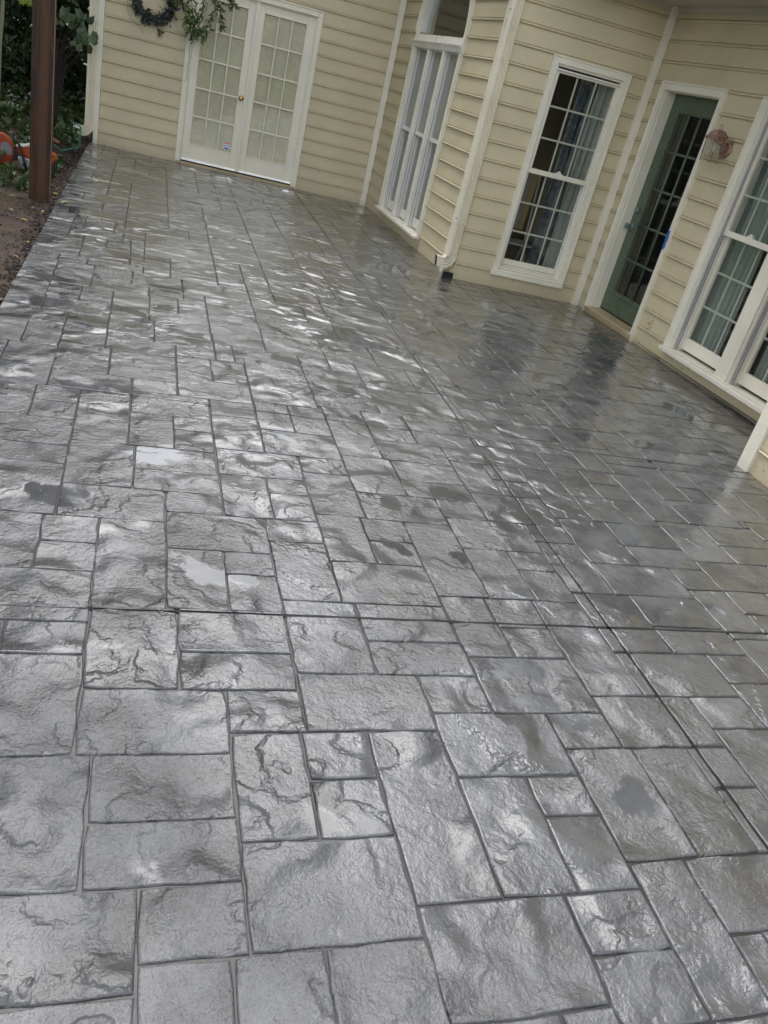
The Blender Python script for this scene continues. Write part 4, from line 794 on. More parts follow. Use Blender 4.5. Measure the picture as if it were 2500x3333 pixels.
# curtains behind the glass
def curtain(W, a0, a1, z0, z1, o, amp, waves, m, label, phase=0.0):
    mb = MB(); n, r = 60, 8; pts = []
    for j in range(r + 1):
        for i in range(n + 1):
            t = i / n; zz = z0 + (z1 - z0) * j / r; k = .75 + .25 * (1 - j / r)
            a = a0 + (a1 - a0) * t + .01 * math.sin(j * .9 + i * .3)
            pts.append(W.pt(a, zz, o + amp * k * (math.sin(t * waves * 2 * math.pi + phase) + .4 * math.sin(t * waves * 5.1 + j * .35))))
    mb.poly(pts, [(j * (n + 1) + i, j * (n + 1) + i + 1, (j + 1) * (n + 1) + i + 1, (j + 1) * (n + 1) + i) for j in range(r) for i in range(n)])
    return tag(mb.build('curtain', m, loc=W.pt((a0 + a1) / 2, z0, o), smooth=True), label, 'curtain')
sheer = mat('pale sheer cloth', (0.34, 0.37, 0.34), .8); sheer2 = mat('grey green sheer cloth', (0.36, 0.40, 0.35), .8)
blue = mat('blue patterned cloth', (0.2, .3, .4), .8); g = N(blue); p = g.pos()
f = g.smooth(g.noise(p, 9, 3, .6, dist=1.2).outputs[0], .46, .54)
g.set(g.b.inputs['Base Color'], g.mix(f, (0.10, 0.13, 0.14), (0.025, 0.055, 0.08)))
curtain(W2, .99, 1.18, .15, 2.2, -.16, .022, 3, sheer, 'white curtain folds inside the side window at its right edge')
curtain(W2, .83, 1.00, .15, 2.2, -.22, .022, 3, blue, 'blue patterned curtain inside the side window beside the white folds')
curtain(W2, .45, .53, .15, 2.2, -.16, .015, 2, sheer, 'narrow white curtain edge inside the left side of the side window')
curtain(W3, 1.62, 2.12, .15, 2.2, -.20, .030, 6, sheer2, 'long pale green sheer curtain in the left half of the double window')
curtain(W3, 2.12, 2.30, .15, 2.2, -.26, .028, 2, mat('taupe lining', (0.20, 0.17, 0.14), .9), 'dark taupe curtain edge beside the pale green sheer in the double window')
curtain(W3, 2.62, 2.80, .15, 2.2, -.20, .025, 3, sheer2, 'pale green sheer curtain in the right half of the double window')
blind = mat('grey vertical blind', (0.15, 0.165, 0.17), .6)
vb = empty('vertical_blind', W1.pt(1.7, .16, -.19), 'grey vertical blind slats behind the three narrow windows', 'blind')
for k in range(34):
    a = .93 + k * .05; mb = MB(); W1.box(mb, a, a + .047, .16, 1.14, -.200 + .004 * (k % 2), -.197 + .004 * (k % 2))
    o = mb.build('slat', blind); o.data.transform(Matrix.Translation(-Vector(vb.location))); o.parent = vb

# folding chair with a yellow and white striped back, standing inside the side window
def lawn_chair():
    A = W2.pt(.64, .02, -.55); root = empty('folding_chair', A, 'yellow and white striped folding chair standing inside behind the side window', 'chair')
    ys, wsx, fr = mat('yellow webbing', (0.28, 0.20, 0.05), .6), mat('white webbing', (0.27, 0.27, 0.26), .6), mat('white tube frame', (0.4, 0.4, 0.39), .35)
    def put(mb, name, m, smooth=False):
        o = mb.build(name, m, None, smooth=smooth); o.data.transform(Matrix.Translation(-Vector(A))); o.parent = root; return o
    P = lambda a, z, o: W2.pt(.64 + a, z, -.55 + o)
    for i in range(7):
        a0 = -.19 + i * .054; mb = MB()
        for j in range(6):
            z0, z1 = .55 + j * .1, .65 + j * .1; q = lambda a, z: P(a + .10 * (1.15 - z) * -.6, z, -.10 * (z - .5) + .01 * math.sin(a * 40))
            mb.poly([q(a0, z0), q(a0 + .05, z0), q(a0 + .05, z1), q(a0, z1)], [(0, 1, 2, 3)])
        put(mb, 'webbing', ys if i % 2 == 0 else wsx)
    for sx in (-1, 1):
        mb = MB(); mb.tube([P(sx * .21 + .03, .02, .28), P(sx * .21, .45, .02), P(sx * .20, 1.12, -.07), P(sx * .15, 1.17, -.08)], .012, 8); put(mb, 'frame_tube', fr, True)
        mb = MB(); mb.tube([P(sx * .19 + .02, .02, -.22), P(sx * .19, .45, .10)], .012, 8); put(mb, 'leg', fr, True)
    mb = MB(); mb.tube([P(-.15, 1.17, -.08), P(.15, 1.17, -.08)], .012, 8); put(mb, 'top_rail', fr, True)
    mb = MB(); mb.hexa([P(-.2, .43, .02), P(.2, .43, .02), P(.2, .43, .34), P(-.2, .43, .34), P(-.2, .45, .02), P(.2, .45, .02), P(.2, .45, .34), P(-.2, .45, .34)]); put(mb, 'seat', wsx)
lawn_chair()

# ------------------------------------------------------------------ leaves
def leaf_mat(name, a, b, rough=.42, trans=.18):
    m = mat(name, a, rough, .45); g = N(m); p = g.pos()
    at = g.new('ShaderNodeAttribute', attribute_name='seed')
    g.set(g.b.inputs['Base Color'], g.mix(at.outputs['Fac'], a, b))
    t = g.t; tl = g.new('ShaderNodeBsdfTranslucent'); g.set(tl.inputs[0], g.mix(at.outputs['Fac'], tuple(c * 1.3 for c in a), tuple(c * 1.3 for c in b)))
    mx = g.new('ShaderNodeMixShader'); mx.inputs[0].default_value = trans; out = t.nodes['Material Output']
    t.links.new(g.b.outputs[0], mx.inputs[1]); t.links.new(tl.outputs[0], mx.inputs[2]); t.links.new(mx.outputs[0], out.inputs[0]); return m
LM = dict(dark=leaf_mat('dark evergreen leaf', (0.018, 0.034, 0.014), (0.045, 0.075, 0.028)), mid=leaf_mat('mid green leaf', (0.030, 0.058, 0.018), (0.075, 0.120, 0.036)),
          ivy=leaf_mat('ivy leaf', (0.022, 0.050, 0.016), (0.080, 0.125, 0.040)), big=leaf_mat('broad leaf', (0.032, 0.060, 0.025), (0.070, 0.110, 0.048)),
          wreath=leaf_mat('dusty wreath leaf', (0.028, 0.040, 0.036), (0.095, 0.115, 0.100)), vine=leaf_mat('vine leaf', (0.035, 0.075, 0.018), (0.150, 0.220, 0.050)),
          bright=leaf_mat('young leaf', (0.12, 0.18, 0.03), (0.20, 0.26, 0.06), trans=.35))
BARK = mat('dark bark', (0.035, 0.026, 0.02), .85); g = N(BARK); g.set(g.b.inputs['Normal'], g.bump(g.noise(g.pos(), 30, 4, .6).outputs[0], .02))
STEM = mat('thin brown stem', (0.16, 0.11, 0.07), .7)
def leaves_mesh(name, pos, size, m, parent=None, loc=(0, 0, 0), aspect=.5, down=.3, nrm=None, jitter=.35, seed=None, kind=None):
    """many small folded leaves: 6 points, 4 triangles each"""
    n = len(pos); rg = RNG
    ax = rg.normal(size=(n, 3)); ax[:, 2] -= down * 1.6
    if nrm is not None: ax = ax * .45 + nrm
    ax /= np.linalg.norm(ax, axis=1)[:, None]
    rnd = rg.normal(size=(n, 3)); rnd[:, 2] += .8
    side = np.cross(ax, rnd); side /= np.linalg.norm(side, axis=1)[:, None] + 1e-9
    up = np.cross(side, ax); L = (size * (1 + jitter * rg.uniform(-1, 1, n)))[:, None]
    w_ = L * aspect * .5; fold = up * w_ * .35
    base = pos - ax * L * .5; tip = pos + ax * L * .5 - up * L * .10
    l1 = pos - ax * L * .12 + side * w_ + fold; r1 = pos - ax * L * .12 - side * w_ + fold
    l2 = pos + ax * L * .20 + side * w_ * .72 + fold * .7; r2 = pos + ax * L * .20 - side * w_ * .72 + fold * .7
    v = np.stack([base, l1, l2, tip, r2, r1], 1).reshape(-1, 3) - np.array(loc)
    b = np.arange(n)[:, None] * 6
    f = np.concatenate([b + np.array([0, 1, 2, 3]), b + np.array([0, 3, 4, 5])], 1).reshape(-1, 4)
    me = bpy.data.meshes.new(name); me.vertices.add(len(v)); me.vertices.foreach_set('co', v.ravel().astype(np.float32))
    me.loops.add(f.size); me.loops.foreach_set('vertex_index', f.ravel().astype(np.int32))
    me.polygons.add(len(f)); me.polygons.foreach_set('loop_start', (np.arange(len(f)) * 4).astype(np.int32))
    me.update(calc_edges=True); me.materials.append(m)
    sd_ = np.repeat(np.clip(rg.normal(.4, .28, n), 0, 1) if seed is None else seed, 2)
    a = me.attributes.new('seed', 'FLOAT', 'FACE'); a.data.foreach_set('value', sd_.astype(np.float32))
    o = bpy.data.objects.new(name, me); C.objects.link(o)
    if parent is not None: o.parent = parent
    else: o.location = loc
    if kind: o['kind'] = kind
    return o
def blob(c, r, n, shell=.5):
    d = RNG.normal(size=(n, 3)); d /= np.linalg.norm(d, axis=1)[:, None]
    rad = (shell + (1 - shell) * RNG.uniform(0, 1, n)) ** .6
    return np.array(c) + d * rad[:, None] * np.array(r)
def tree(x, y, h, cr, label, m, n=2600, size=.16, trunk=.12, low=.25):
    z0 = float(ground_z(np.array([x]), np.array([y]))[0]); root = empty('tree', (x, y, z0), label, 'tree', 'trees in the dark wood left of the house')
    mb = MB(); k = 6; pts = [(.10 * math.sin(i * 1.3 + x), .08 * math.cos(i * 1.7 + y), h * .85 * i / k - .1) for i in range(k + 1)]
    mb.tube(pts, [trunk * (1 - .75 * i / k) for i in range(k + 1)], 8)
    for i in range(7):
        t = random.uniform(.3, .85); b = Vector(pts[int(t * k)]); a = random.uniform(0, 6.28); L = cr * random.uniform(.6, 1)
        mb.tube([b, b + Vector((math.cos(a) * L * .5, math.sin(a) * L * .5, L * .25)), b + Vector((math.cos(a) * L, math.sin(a) * L, L * .35))], [trunk * .35, trunk * .22, .012], 5)
    o = mb.build('trunk', BARK, root, smooth=True)
    ps = []
    for i in range(16):
        a = random.uniform(0, 6.28); rr = cr * random.uniform(.2, .85); zz = h * random.uniform(low, .98)
        ps.append(blob((math.cos(a) * rr, math.sin(a) * rr, zz), (cr * random.uniform(.28, .5),) * 2 + (cr * random.uniform(.2, .38),), n // 16, .3))
    leaves_mesh('crown', np.concatenate(ps), size, LM[m], root)
T = [(-3.0, 15.5, 12.0, 2.6, 'dark broadleaf tree straight behind the wooden post, in the wood', 'dark'), (-1.7, 18.2, 12.0, 2.4, 'dark tree standing close to the hidden side of the house', 'dark'),
     (-5.6, 13.0, 14.0, 3.2, 'large dark tree far left of the wooden post', 'dark'), (-4.6, 18.5, 13.0, 3.0, 'tall tree deepest in the wood', 'mid'),
     (-4.4, 9.2, 13.0, 2.8, 'tree beyond the bare soil left of the patio', 'mid'), (-5.4, 5.6, 13.5, 3.2, 'tree left of the patio outside the picture edge', 'dark'), (-6.4, 1.8, 12.0, 3.2, 'tree nearest the camera on the left', 'mid'), (-8.5, 9.0, 14.0, 3.4, 'tree in the second row left of the patio', 'dark')]
for x, y, h, r, lb, m in T: tree(x, y, h, r, lb, m, n=5600, size=.26, trunk=.16, low=.12)
# far thicket closing the view
ps = np.concatenate([blob((random.uniform(-9, 0.5), random.uniform(19, 23), random.uniform(0, 7)), (1.6, 1.0, 1.3), 260, .2) for _ in range(90)])
leaves_mesh('woodland_thicket', ps, .24, LM['dark'], loc=(-5, 22, 0), kind='stuff')
# shrubs of the understorey
def shrub(name, x, y, rx, rz, n, size, m, label, asp=.5):
    z0 = float(ground_z(np.array([x]), np.array([y]))[0]); root = empty(name, (x, y, z0), label, 'shrub', 'shrubs under the trees')
    mb = MB()
    for i in range(7):
        a = random.uniform(0, 6.28); mb.tube([(0, 0, -.05), (math.cos(a) * rx * .35, math.sin(a) * rx * .35, rz * .6), (math.cos(a) * rx * .7, math.sin(a) * rx * .7, rz * random.uniform(1.0, 1.5))], [.02, .014, .005], 5)
    mb.build('stems', BARK, root)
    ps = np.concatenate([blob((random.gauss(0, rx * .5), random.gauss(0, rx * .5), rz * random.uniform(.4, 1.5)), (rx * .45, rx * .45, rz * .35), n // 12, .2) for _ in range(12)])
    leaves_mesh('foliage', ps, size, LM[m], root, aspect=asp)
shrub('shrub', -1.9, 14.6, .8, .9, 1500, .11, 'dark', 'dark leafy shrub behind the downspout at the house corner')
shrub('shrub', -3.0, 13.2, 1.0, .9, 1800, .11, 'dark', 'dark shrub to the left of the wooden post')
shrub('shrub', -4.2, 11.6, 1.0, .8, 1500, .10, 'mid', 'green shrub at the left edge of the picture above the saw')
shrub('shrub', -2.2, 16.4, 1.2, 1.5, 2000, .12, 'dark', 'tall dark shrub filling the gap between post and downspout')
# fern clump
fz = float(ground_z(np.array([-1.95]), np.array([11.3]))[0]); fr_ = empty('fern', (-1.95, 11.3, fz), 'green fern clump above the orange saw at the left edge', 'fern')
for k in range(22):
    a = random.uniform(0, 6.28); L = random.uniform(.35, .6); pts = [Vector((math.cos(a) * L * t, math.sin(a) * L * t, .12 + L * 1.0 * t - L * .9 * t * t + .25 * t)) for t in [i / 9 for i in range(10)]]
    mb = MB()
    for i in range(1, 10):
        d = (pts[i] - pts[i - 1]).normalized(); s_ = d.cross(Vector((0, 0, 1))).normalized(); w_ = .085 * math.sin(math.pi * (i / 9.6)) + .01
        for sg in (-1, 1):
            q = pts[i]; mb.poly([q, q + s_ * sg * w_ * .5 + d * .022, q + s_ * sg * w_ + Vector((0, 0, -.02)), q + s_ * sg * w_ * .5 - d * .008], [(0, 1, 2, 3)])
    mb.tube(pts, .004, 4); o = mb.build('frond', LM['mid'], fr_)
    a_ = o.data.attributes.new('seed', 'FLOAT', 'FACE'); a_.data.foreach_set('value', [random.random()] * len(o.data.polygons))
# ivy carpet
nI = 9000; X = RNG.uniform(-5.5, -0.86, nI); Y = 9.0 + RNG.beta(1.3, 1.0, nI) * 8.5
keep = (Y > 10.4 + .9 * (noise2(X, Y, 1.5, 5) - .5) - np.clip((-1.35 - X) * 2.6, 0, 1.4)) & ~((X > -1.25) & (Y < 11.6))
X, Y = X[keep], Y[keep]; Z = ground_z(X, Y) + .03 + np.clip((Y - 10.5) * .10, 0, .55) * (.35 + .65 * noise2(X, Y, 1.6, 9)) * RNG.uniform(.5, 1.05, len(X)) + RNG.uniform(0, .10, len(X))
leaves_mesh('ivy', np.stack([X, Y, Z], 1), .085, LM['ivy'], loc=(-2, 12, 0), aspect=.95, down=.1, kind='stuff')
# small weeds round the saw and the post foot
nW = 2200; X = RNG.uniform(-2.3, -0.92, nW); Y = 8.9 + RNG.uniform(0, 1, nW) * 2.1; k_ = noise2(X, Y, 2.2, 4) > .33; k_ &= ~((X > -1.45) & (X < -.9) & (Y > 9.85) & (Y < 10.25)); X, Y = X[k_], Y[k_]
leaves_mesh('weeds', np.stack([X, Y, ground_z(X, Y) + RNG.uniform(.01, .16, len(X)) * np.where(X < -1.2, 1.0, .5)], 1), .06, LM['ivy'], loc=(-1.5, 10, 0), aspect=.8, kind='stuff')
# broad-leaved branch leaning out at the house corner
bl = empty('broadleaf_bush', (-1.25, 12.2, -.05), 'bush with broad pale green leaves hanging beside the left downspout', 'bush')
cl = [(-1.0, 1.40), (-.93, 1.33), (-1.10, 1.38), (-.87, 1.43), (-.83, 1.31), (-.98, 1.25), (-.86, 1.20), (-1.06, 1.46), (-.80, 1.24), (-.92, 1.46), (-.82, 1.12), (-.9, 1.17)]
for k in range(44):
    cx, cz = cl[k % len(cl)]; cx += random.gauss(0, .055); cz += random.gauss(0, .045); cy = 12.0 + random.uniform(-.25, .3); L = random.uniform(.075, .125)
    a = random.uniform(-2.6, -.5); ax = Vector((math.cos(a) * .7, -.35 + random.uniform(-.3, .2), math.sin(a) * .8 - .1)).normalized(); sd_ = ax.cross(Vector((random.uniform(-.3, .3), -1, .7))).normalized(); up = sd_.cross(ax)
    c0 = Vector((cx + 1.25, cy - 12.2, cz + .05)); prof_ = [(0, .0), (.25, .16), (.55, .34), (.78, .36), (.93, .20), (1.0, 0)]
    mid = [c0 + ax * L * (t - .5) - up * L * .18 * t * t for t, _ in prof_]
    lf = [m_ + sd_ * L * wd + up * L * wd * .3 for m_, (t, wd) in zip(mid, prof_)]; rt = [m_ - sd_ * L * wd + up * L * wd * .3 for m_, (t, wd) in zip(mid, prof_)]
    mb = MB(); n_ = len(mid); mb.poly(mid + lf + rt, [(i, i + 1, n_ + i + 1, n_ + i) for i in range(n_ - 1)] + [(i + 1, i, 2 * n_ + i, 2 * n_ + i + 1) for i in range(n_ - 1)])
    o = mb.build('leaf', LM['big'], bl, smooth=True); a_ = o.data.attributes.new('seed', 'FLOAT', 'FACE'); a_.data.foreach_set('value', [random.random()] * len(o.data.polygons))
mb = MB()
for cx, cz in cl: mb.tube([(0, .3, -.1), ((cx + 1.25) * .4, .1, (cz + .05) * .75), (cx + 1.25, -.15, cz + .07)], [.014, .009, .004], 5)
mb.build('stems', BARK, bl)
# star-shaped leaves hanging in at the very top
hl = empty('maple_twig', (-1.40, 11.0, 1.62), 'twig of pointed yellow green leaves hanging in at the top left', 'twig')
mb = MB(); mb.tube([(-.3, .4, .5), (-.1, .1, .15), (0, 0, 0)], [.01, .006, .003], 5); mb.build('stem', STEM, hl)
for k in range(7):
    c0 = Vector((random.uniform(-.14, .10), random.uniform(-.1, .1), random.uniform(-.16, .08))); rot = Matrix.Rotation(random.uniform(0, 6.28), 3, 'Y') @ Matrix.Rotation(random.uniform(-.6, .6), 3, 'X')
    pts = [c0] + [c0 + rot @ Vector((math.cos(i * math.pi / 7) * (.055 if i % 2 == 0 else .026), random.uniform(-.006, .006), math.sin(i * math.pi / 7) * (.055 if i % 2 == 0 else .026))) for i in range(14)]
    mb = MB(); mb.poly(pts, [(0, i + 1, (i + 1) % 14 + 1) for i in range(14)]); o = mb.build('leaf', LM['bright'], hl); a_ = o.data.attributes.new('seed', 'FLOAT', 'FACE'); a_.data.foreach_set('value', [random.random()] * len(o.data.polygons))
# pale sapling stem at the left border
sp = empty('sapling', (-1.45, 9.5, -.08), 'thin pale sapling stem rising at the left border of the picture', 'sapling')
mb = MB(); mb.tube([(0, 0, 0), (.005, 0, .6), (.025, 0, 1.2), (.042, 0, 1.38), (.05, 0, 1.52), (.05, 0, 3.2)], [.022, .02, .02, .019, .018, .012], 8); mb.build('stem', mat('pale bark', (0.20, 0.20, 0.12), .7), sp, smooth=True)
leaves_mesh('foliage', blob((.0, 0, 2.9), (.5, .5, .6), 160, .1), .1, LM['mid'], sp)

# ------------------------------------------------------------------ wooden post
pw = mat('stained brown timber', (0.09, 0.035, 0.02), .55, .35); g = N(pw); p = g.obj()
mp = g.new('ShaderNodeMapping'); mp.inputs['Scale'].default_value = (16, 16, .9); g.set(mp.inputs[0], p)
gr = g.noise(mp.outputs[0], 2.2, 6, .62, dist=.8).outputs[0]; g2 = g.noise(mp.outputs[0], 9, 4, .6).outputs[0]
col = g.mix(g.smooth(gr, .38, .60), (0.020, 0.009, 0.006), (0.060, 0.027, 0.014)); col = g.mix(g.smooth(g2, .55, .70, 0, .6), col, (0.028, 0.012, 0.009))
xs = g.new('ShaderNodeSeparateXYZ'); g.set(xs.inputs[0], p)
hw = g.smooth(g.math('ADD', g.math('ABSOLUTE', g.math('ADD', xs.outputs[0], -.015)), g.math('MULTIPLY', gr, .07)), .060, .078, .55, 0); col = g.mix(hw, col, (0.105, 0.050, 0.026))
g.set(g.b.inputs['Base Color'], col); g.set(g.b.inputs['Normal'], g.bump(g2, .004))
post = empty('wooden_post', (-.955, 8.68, -.12), 'tall square brown stained wooden post standing in the soil left of the patio', 'post')
mb = MB(); w_, dp = .092, .15; mb.box(-w_, w_, 0, dp, -.1, 3.6); o = mb.build('timber', pw, post, bevel=.006)
post.rotation_euler = (0, 0, .02)
pe = mat('pale sawn edge', (0.26, 0.17, 0.10), .7); mb = MB(); mb.box(w_ - .001, w_ + .0025, -.0015, .022, -.05, 3.6); mb.build('worn_edge', pe, post)

# ------------------------------------------------------------------ orange cut-off saw
def saw():
    Y0 = 10.0; A = (-1.22, Y0, -.10); root = empty('cut_off_saw', A, 'orange power saw with round blade guard in the weeds behind the wooden post', 'power saw')
    org = paint('orange plastic', (0.36, 0.062, 0.012), .4, .15, .2); wh = paint('white plastic', (0.50, 0.50, 0.48), .4, .08, .2); blk = mat('black rubber', (0.015, 0.015, 0.016), .5); gry = mat('grey label', (0.22, 0.225, 0.225), .5); stl = mat('blade steel', (.25, .25, .26), .35, .5, .9)
    def plate(name, pts, y0, y1, m, parent=root, bevel=.006):
        n_ = len(pts); mb = MB(); mb.poly([(x, y0, z) for x, z in pts] + [(x, y1, z) for x, z in pts], [tuple(reversed(range(n_))), tuple(range(n_, 2 * n_))] + [(i, (i + 1) % n_, (i + 1) % n_ + n_, i + n_) for i in range(n_)])
        o = mb.build(name, m, None, bevel=bevel); o.data.transform(Matrix.Translation(-Vector(A))); o.parent = parent; return o
    # guard: thick half disc with a rolled rim
    c = (-1.498, .078); rim = []
    ang = [math.radians(t) for t in range(-62, 243, 10)]
    gp = [(c[0] + .145 * math.cos(t), c[1] + .170 * math.sin(t)) for t in ang]
    gd_ = plate('blade_guard', gp, Y0 - .03, Y0 + .04, org, bevel=.014)
    mb = MB(); mb.lathe([(.150, -.003), (.150, .003)], (c[0], Y0 + .005, c[1] - .03), (0, 1, 0), 32); o = mb.build('blade', stl, None); o.data.transform(Matrix.Translation(-Vector(A))); o.parent = root
    plate('label', [(-1.482, .148), (-1.427, .170), (-1.398, .154), (-1.372, .094), (-1.377, .048), (-1.409, .042), (-1.432, .058), (-1.461, .028), (-1.473, -.001), (-1.496, .045), (-1.496, .098), (-1.482, .110)], Y0 - .033, Y0 - .0305, gry, gd_, 0)
    plate('arm', [(-1.349, .137), (-1.323, .122), (-1.300, .024), (-1.321, -.0), (-1.384, -.015), (-1.42, .049), (-1.38, .10)], Y0 - .02, Y0 + .05, blk)
    bd = plate('body', [(-1.329, .156), (-1.265, .164), (-1.195, .172), (-1.02, .150), (-1.005, .0), (-1.187, .040), (-1.264, .066), (-1.311, .071), (-1.323, .116)], Y0 - .06, Y0 + .12, org, bevel=.015)
    plate('top_cover', [(-1.338, .159), (-1.265, .169), (-1.196, .196), (-1.05, .185), (-1.05, .158), (-1.195, .169), (-1.277, .148), (-1.329, .139)], Y0 - .064, Y0 + .10, wh)
    sc = plate('starter_cover', [(-1.313, .056), (-1.193, .044), (-1.06, .02), (-1.05, -.11), (-1.226, -.117), (-1.284, -.018), (-1.312, .023)], Y0 - .07, Y0 + .10, wh, bevel=.01)
    for k in range(10):
        z = .034 - k * .0135; x0_ = -1.305 + max(0, (.02 - z)) * .55; plate('cooling_fin', [(x0_, z), (-1.07, z - .028), (-1.07, z - .022), (x0_, z + .006)], Y0 - .078, Y0 - .069, wh, sc, 0)
    plate('rear_handle', [(-1.015, .166), (-.946, .142), (-.930, .091), (-.950, .066), (-1.010, -.034), (-1.02, .06), (-.985, .075), (-.968, .100), (-.975, .118), (-1.015, .128)], Y0 - .05, Y0 + .03, org, bevel=.012)
    plate('rear_foot', [(-1.06, .0), (-1.004, -.024), (-.950, .066), (-.930, .088), (-.930, .009), (-.963, -.100), (-1.06, -.12)], Y0 - .045, Y0 + .06, blk, bevel=.01)
    mb = MB(); mb.tube([(-1.335, Y0 - .09, .215), (-1.312, Y0 - .10, .210), (-1.288, Y0 - .10, .155), (-1.252, Y0 - .10, .045), (-1.205, Y0 - .10, -.125)], .014, 10); mb.tube([(-1.335, Y0 - .09, .215), (-1.345, Y0, .235), (-1.335, Y0 + .12, .215)], .014, 10); o = mb.build('front_handle', blk, None, smooth=True); o.data.transform(Matrix.Translation(-Vector(A))); o.parent = root
saw()

# green hose
hm = mat('green hose', (0.02, 0.16, 0.12), .4)
def smooth_path(P_, k=6):
    out = []; P_ = [Vector(p) for p in P_]
    for i in range(len(P_) - 1):
        a, b, c, d = P_[max(i - 1, 0)], P_[i], P_[i + 1], P_[min(i + 2, len(P_) - 1)]
        for j in range(k):
            t = j / k; out.append(.5 * ((2 * b) + (c - a) * t + (2 * a - 5 * b + 4 * c - d) * t * t + (3 * b - a - 3 * c + d) * t ** 3))
    return out + [P_[-1]]
mb = MB(); mb.tube(smooth_path([(-1.25, 11.62, -.04), (-1.177, 11.6, -.003), (-1.122, 11.6, -.007), (-1.05, 11.6, -.05), (-.985, 11.6, -.04), (-.914, 11.6, -.013), (-.858, 11.6, -.002), (-.825, 11.6, .037), (-.824, 11.6, .092), (-.824, 11.6, .175), (-.819, 11.62, .245), (-.850, 11.66, .276), (-.925, 11.8, .250), (-.98, 12.0, .1), (-1.0, 12.1, -.05)]), .011, 8)
tag(mb.build('garden_hose', hm, smooth=True, loc=(-.9, 11.6, 0)), 'green garden hose looping beside the left downspout', 'hose')
# brown shard
mb = MB(); mb.poly([(-1.136, 11.3, .10), (-1.035, 11.28, .068), (-1.044, 11.3, .045), (-1.134, 11.32, .035), (-1.136, 11.42, .11), (-1.035, 11.40, .08), (-1.044, 11.42, .055), (-1.134, 11.44, .045)], [(3, 2, 1, 0), (4, 5, 6, 7), (0, 1, 5, 4), (1, 2, 6, 5), (2, 3, 7, 6), (3, 0, 4, 7)])
tag(mb.build('broken_tile', mat('brown clay', (0.11, 0.05, 0.03), .7), loc=(-1.09, 11.3, 0)), 'broken brown clay piece lying in the ivy right of the post', 'shard')

# ------------------------------------------------------------------ wreath and vine on the back wall
wr = empty('wreath', WB.pt(.645, 1.815, .05), 'dark dusty leaf wreath hanging on the clapboard left of the french doors', 'wreath')
A = np.array(wr.location); nL = 850; t = RNG.uniform(0, 2 * math.pi, nL); rr = .218 + RNG.normal(0, .034, nL)
dv, nv = np.array((WB.d.x, WB.d.y, 0)), np.array((WB.n.x, WB.n.y, 0))
ps = np.outer(np.cos(t) * rr, dv) + np.outer(np.abs(RNG.normal(0, .035, nL)), nv); ps[:, 2] += np.sin(t) * rr
tn = np.outer(-np.sin(t), dv); tn[:, 2] += np.cos(t); tn += .7 * (np.outer(np.cos(t), dv) + np.outer(np.sin(t), np.array((0, 0, 1)))) * RNG.choice([-1, 1], nL)[:, None]
leaves_mesh('foliage', ps, .058, LM['wreath'], wr, nrm=tn, aspect=.42)
mb = MB(); mb.tube([tuple(dv * math.cos(a) * .225 + nv * .015 + np.array((0, 0, math.sin(a) * .225))) for a in [k * math.pi / 16 for k in range(33)]], .014, 6); mb.build('ring', BARK, wr)
vn = empty('trailing_vine', WB.pt(1.25, 2.4, .22), 'leafy green vine trailing down in front of the left french door', 'vine')
B0 = Vector(vn.location)
def vp(s, z, o): return Vector(WB.pt(s, z, o)) - B0
st = [[(1.02, 2.6, .10), (1.05, 2.1, .16), (1.12, 1.85, .2), (1.17, 1.66, .2), (1.19, 1.50, .2)], [(1.30, 2.6, .12), (1.28, 2.1, .2), (1.24, 1.85, .22), (1.22, 1.62, .22)], [(1.02, 2.6, .1), (.97, 2.1, .15), (1.0, 1.9, .18), (1.08, 1.72, .2), (1.14, 1.58, .2)],
      [(1.30, 2.5, .12), (1.36, 2.1, .2), (1.40, 1.9, .22), (1.33, 1.70, .2), (1.27, 1.55, .2)], [(1.30, 2.3, .12), (1.42, 2.06, .2), (1.48, 1.86, .22), (1.495, 1.72, .22)], [(1.3, 2.3, .12), (1.45, 2.10, .2), (1.56, 2.05, .2), (1.635, 1.985, .2)], [(1.0, 2.3, .12), (.92, 2.0, .15), (.96, 1.85, .16)]]
mb = MB(); lp = []; ln = []
for s_ in st:
    path = smooth_path([vp(*q) for q in s_], 10); mb.tube(path, .0030, 5)
    for i in range(8, len(path)):
        for _ in range(2 if i > 14 else 1):
            d = Vector((random.gauss(0, .7), random.gauss(-.2, .5), random.gauss(-.5, .6))); lp.append(tuple(path[i] + d * .035)); ln.append(tuple(d.normalized() * 1.4))
for k in range(34):       # dense knot of leaves at the end of the vine
    c_ = vp(1.15 + random.gauss(0, .055), 1.66 + random.gauss(0, .085), .2 + random.gauss(0, .04)); lp.append(tuple(c_)); ln.append((random.gauss(0, .6), random.gauss(-.2, .4), random.gauss(-1.1, .4)))
mb.build('stem', STEM, vn, smooth=True); leaves_mesh('foliage', np.array(lp), .078, LM['vine'], vn, nrm=np.array(ln), aspect=.34)
tn_ = [[(1.22, 1.6, .19), (1.27, 1.56, .10), (1.20, 1.485, .06), (1.135, 1.45, .05), (1.12, 1.38, .05), (1.135, 1.30, .05), (1.12, 1.18, .05), (1.125, 1.05, .05), (1.09, 1.0, .045)], [(.31, 2.5, .04), (.33, 2.0, .035), (.32, 1.75, .033), (.345, 1.60, .033), (.43, 1.52, .033), (.52, 1.47, .033), (.535, 1.42, .033)],
       [(.84, 2.3, .06), (.86, 1.9, .04), (.87, 1.72, .035), (.93, 1.60, .034), (1.0, 1.53, .034), (1.07, 1.50, .04)], [(1.26, 1.6, .1), (1.27, 1.45, .05), (1.28, 1.36, .03), (1.30, 1.29, .02)]]
mb = MB()
for s_ in tn_: mb.tube(smooth_path([vp(*q) for q in s_], 6), .0022, 4)
mb.build('tendril', STEM, vn)
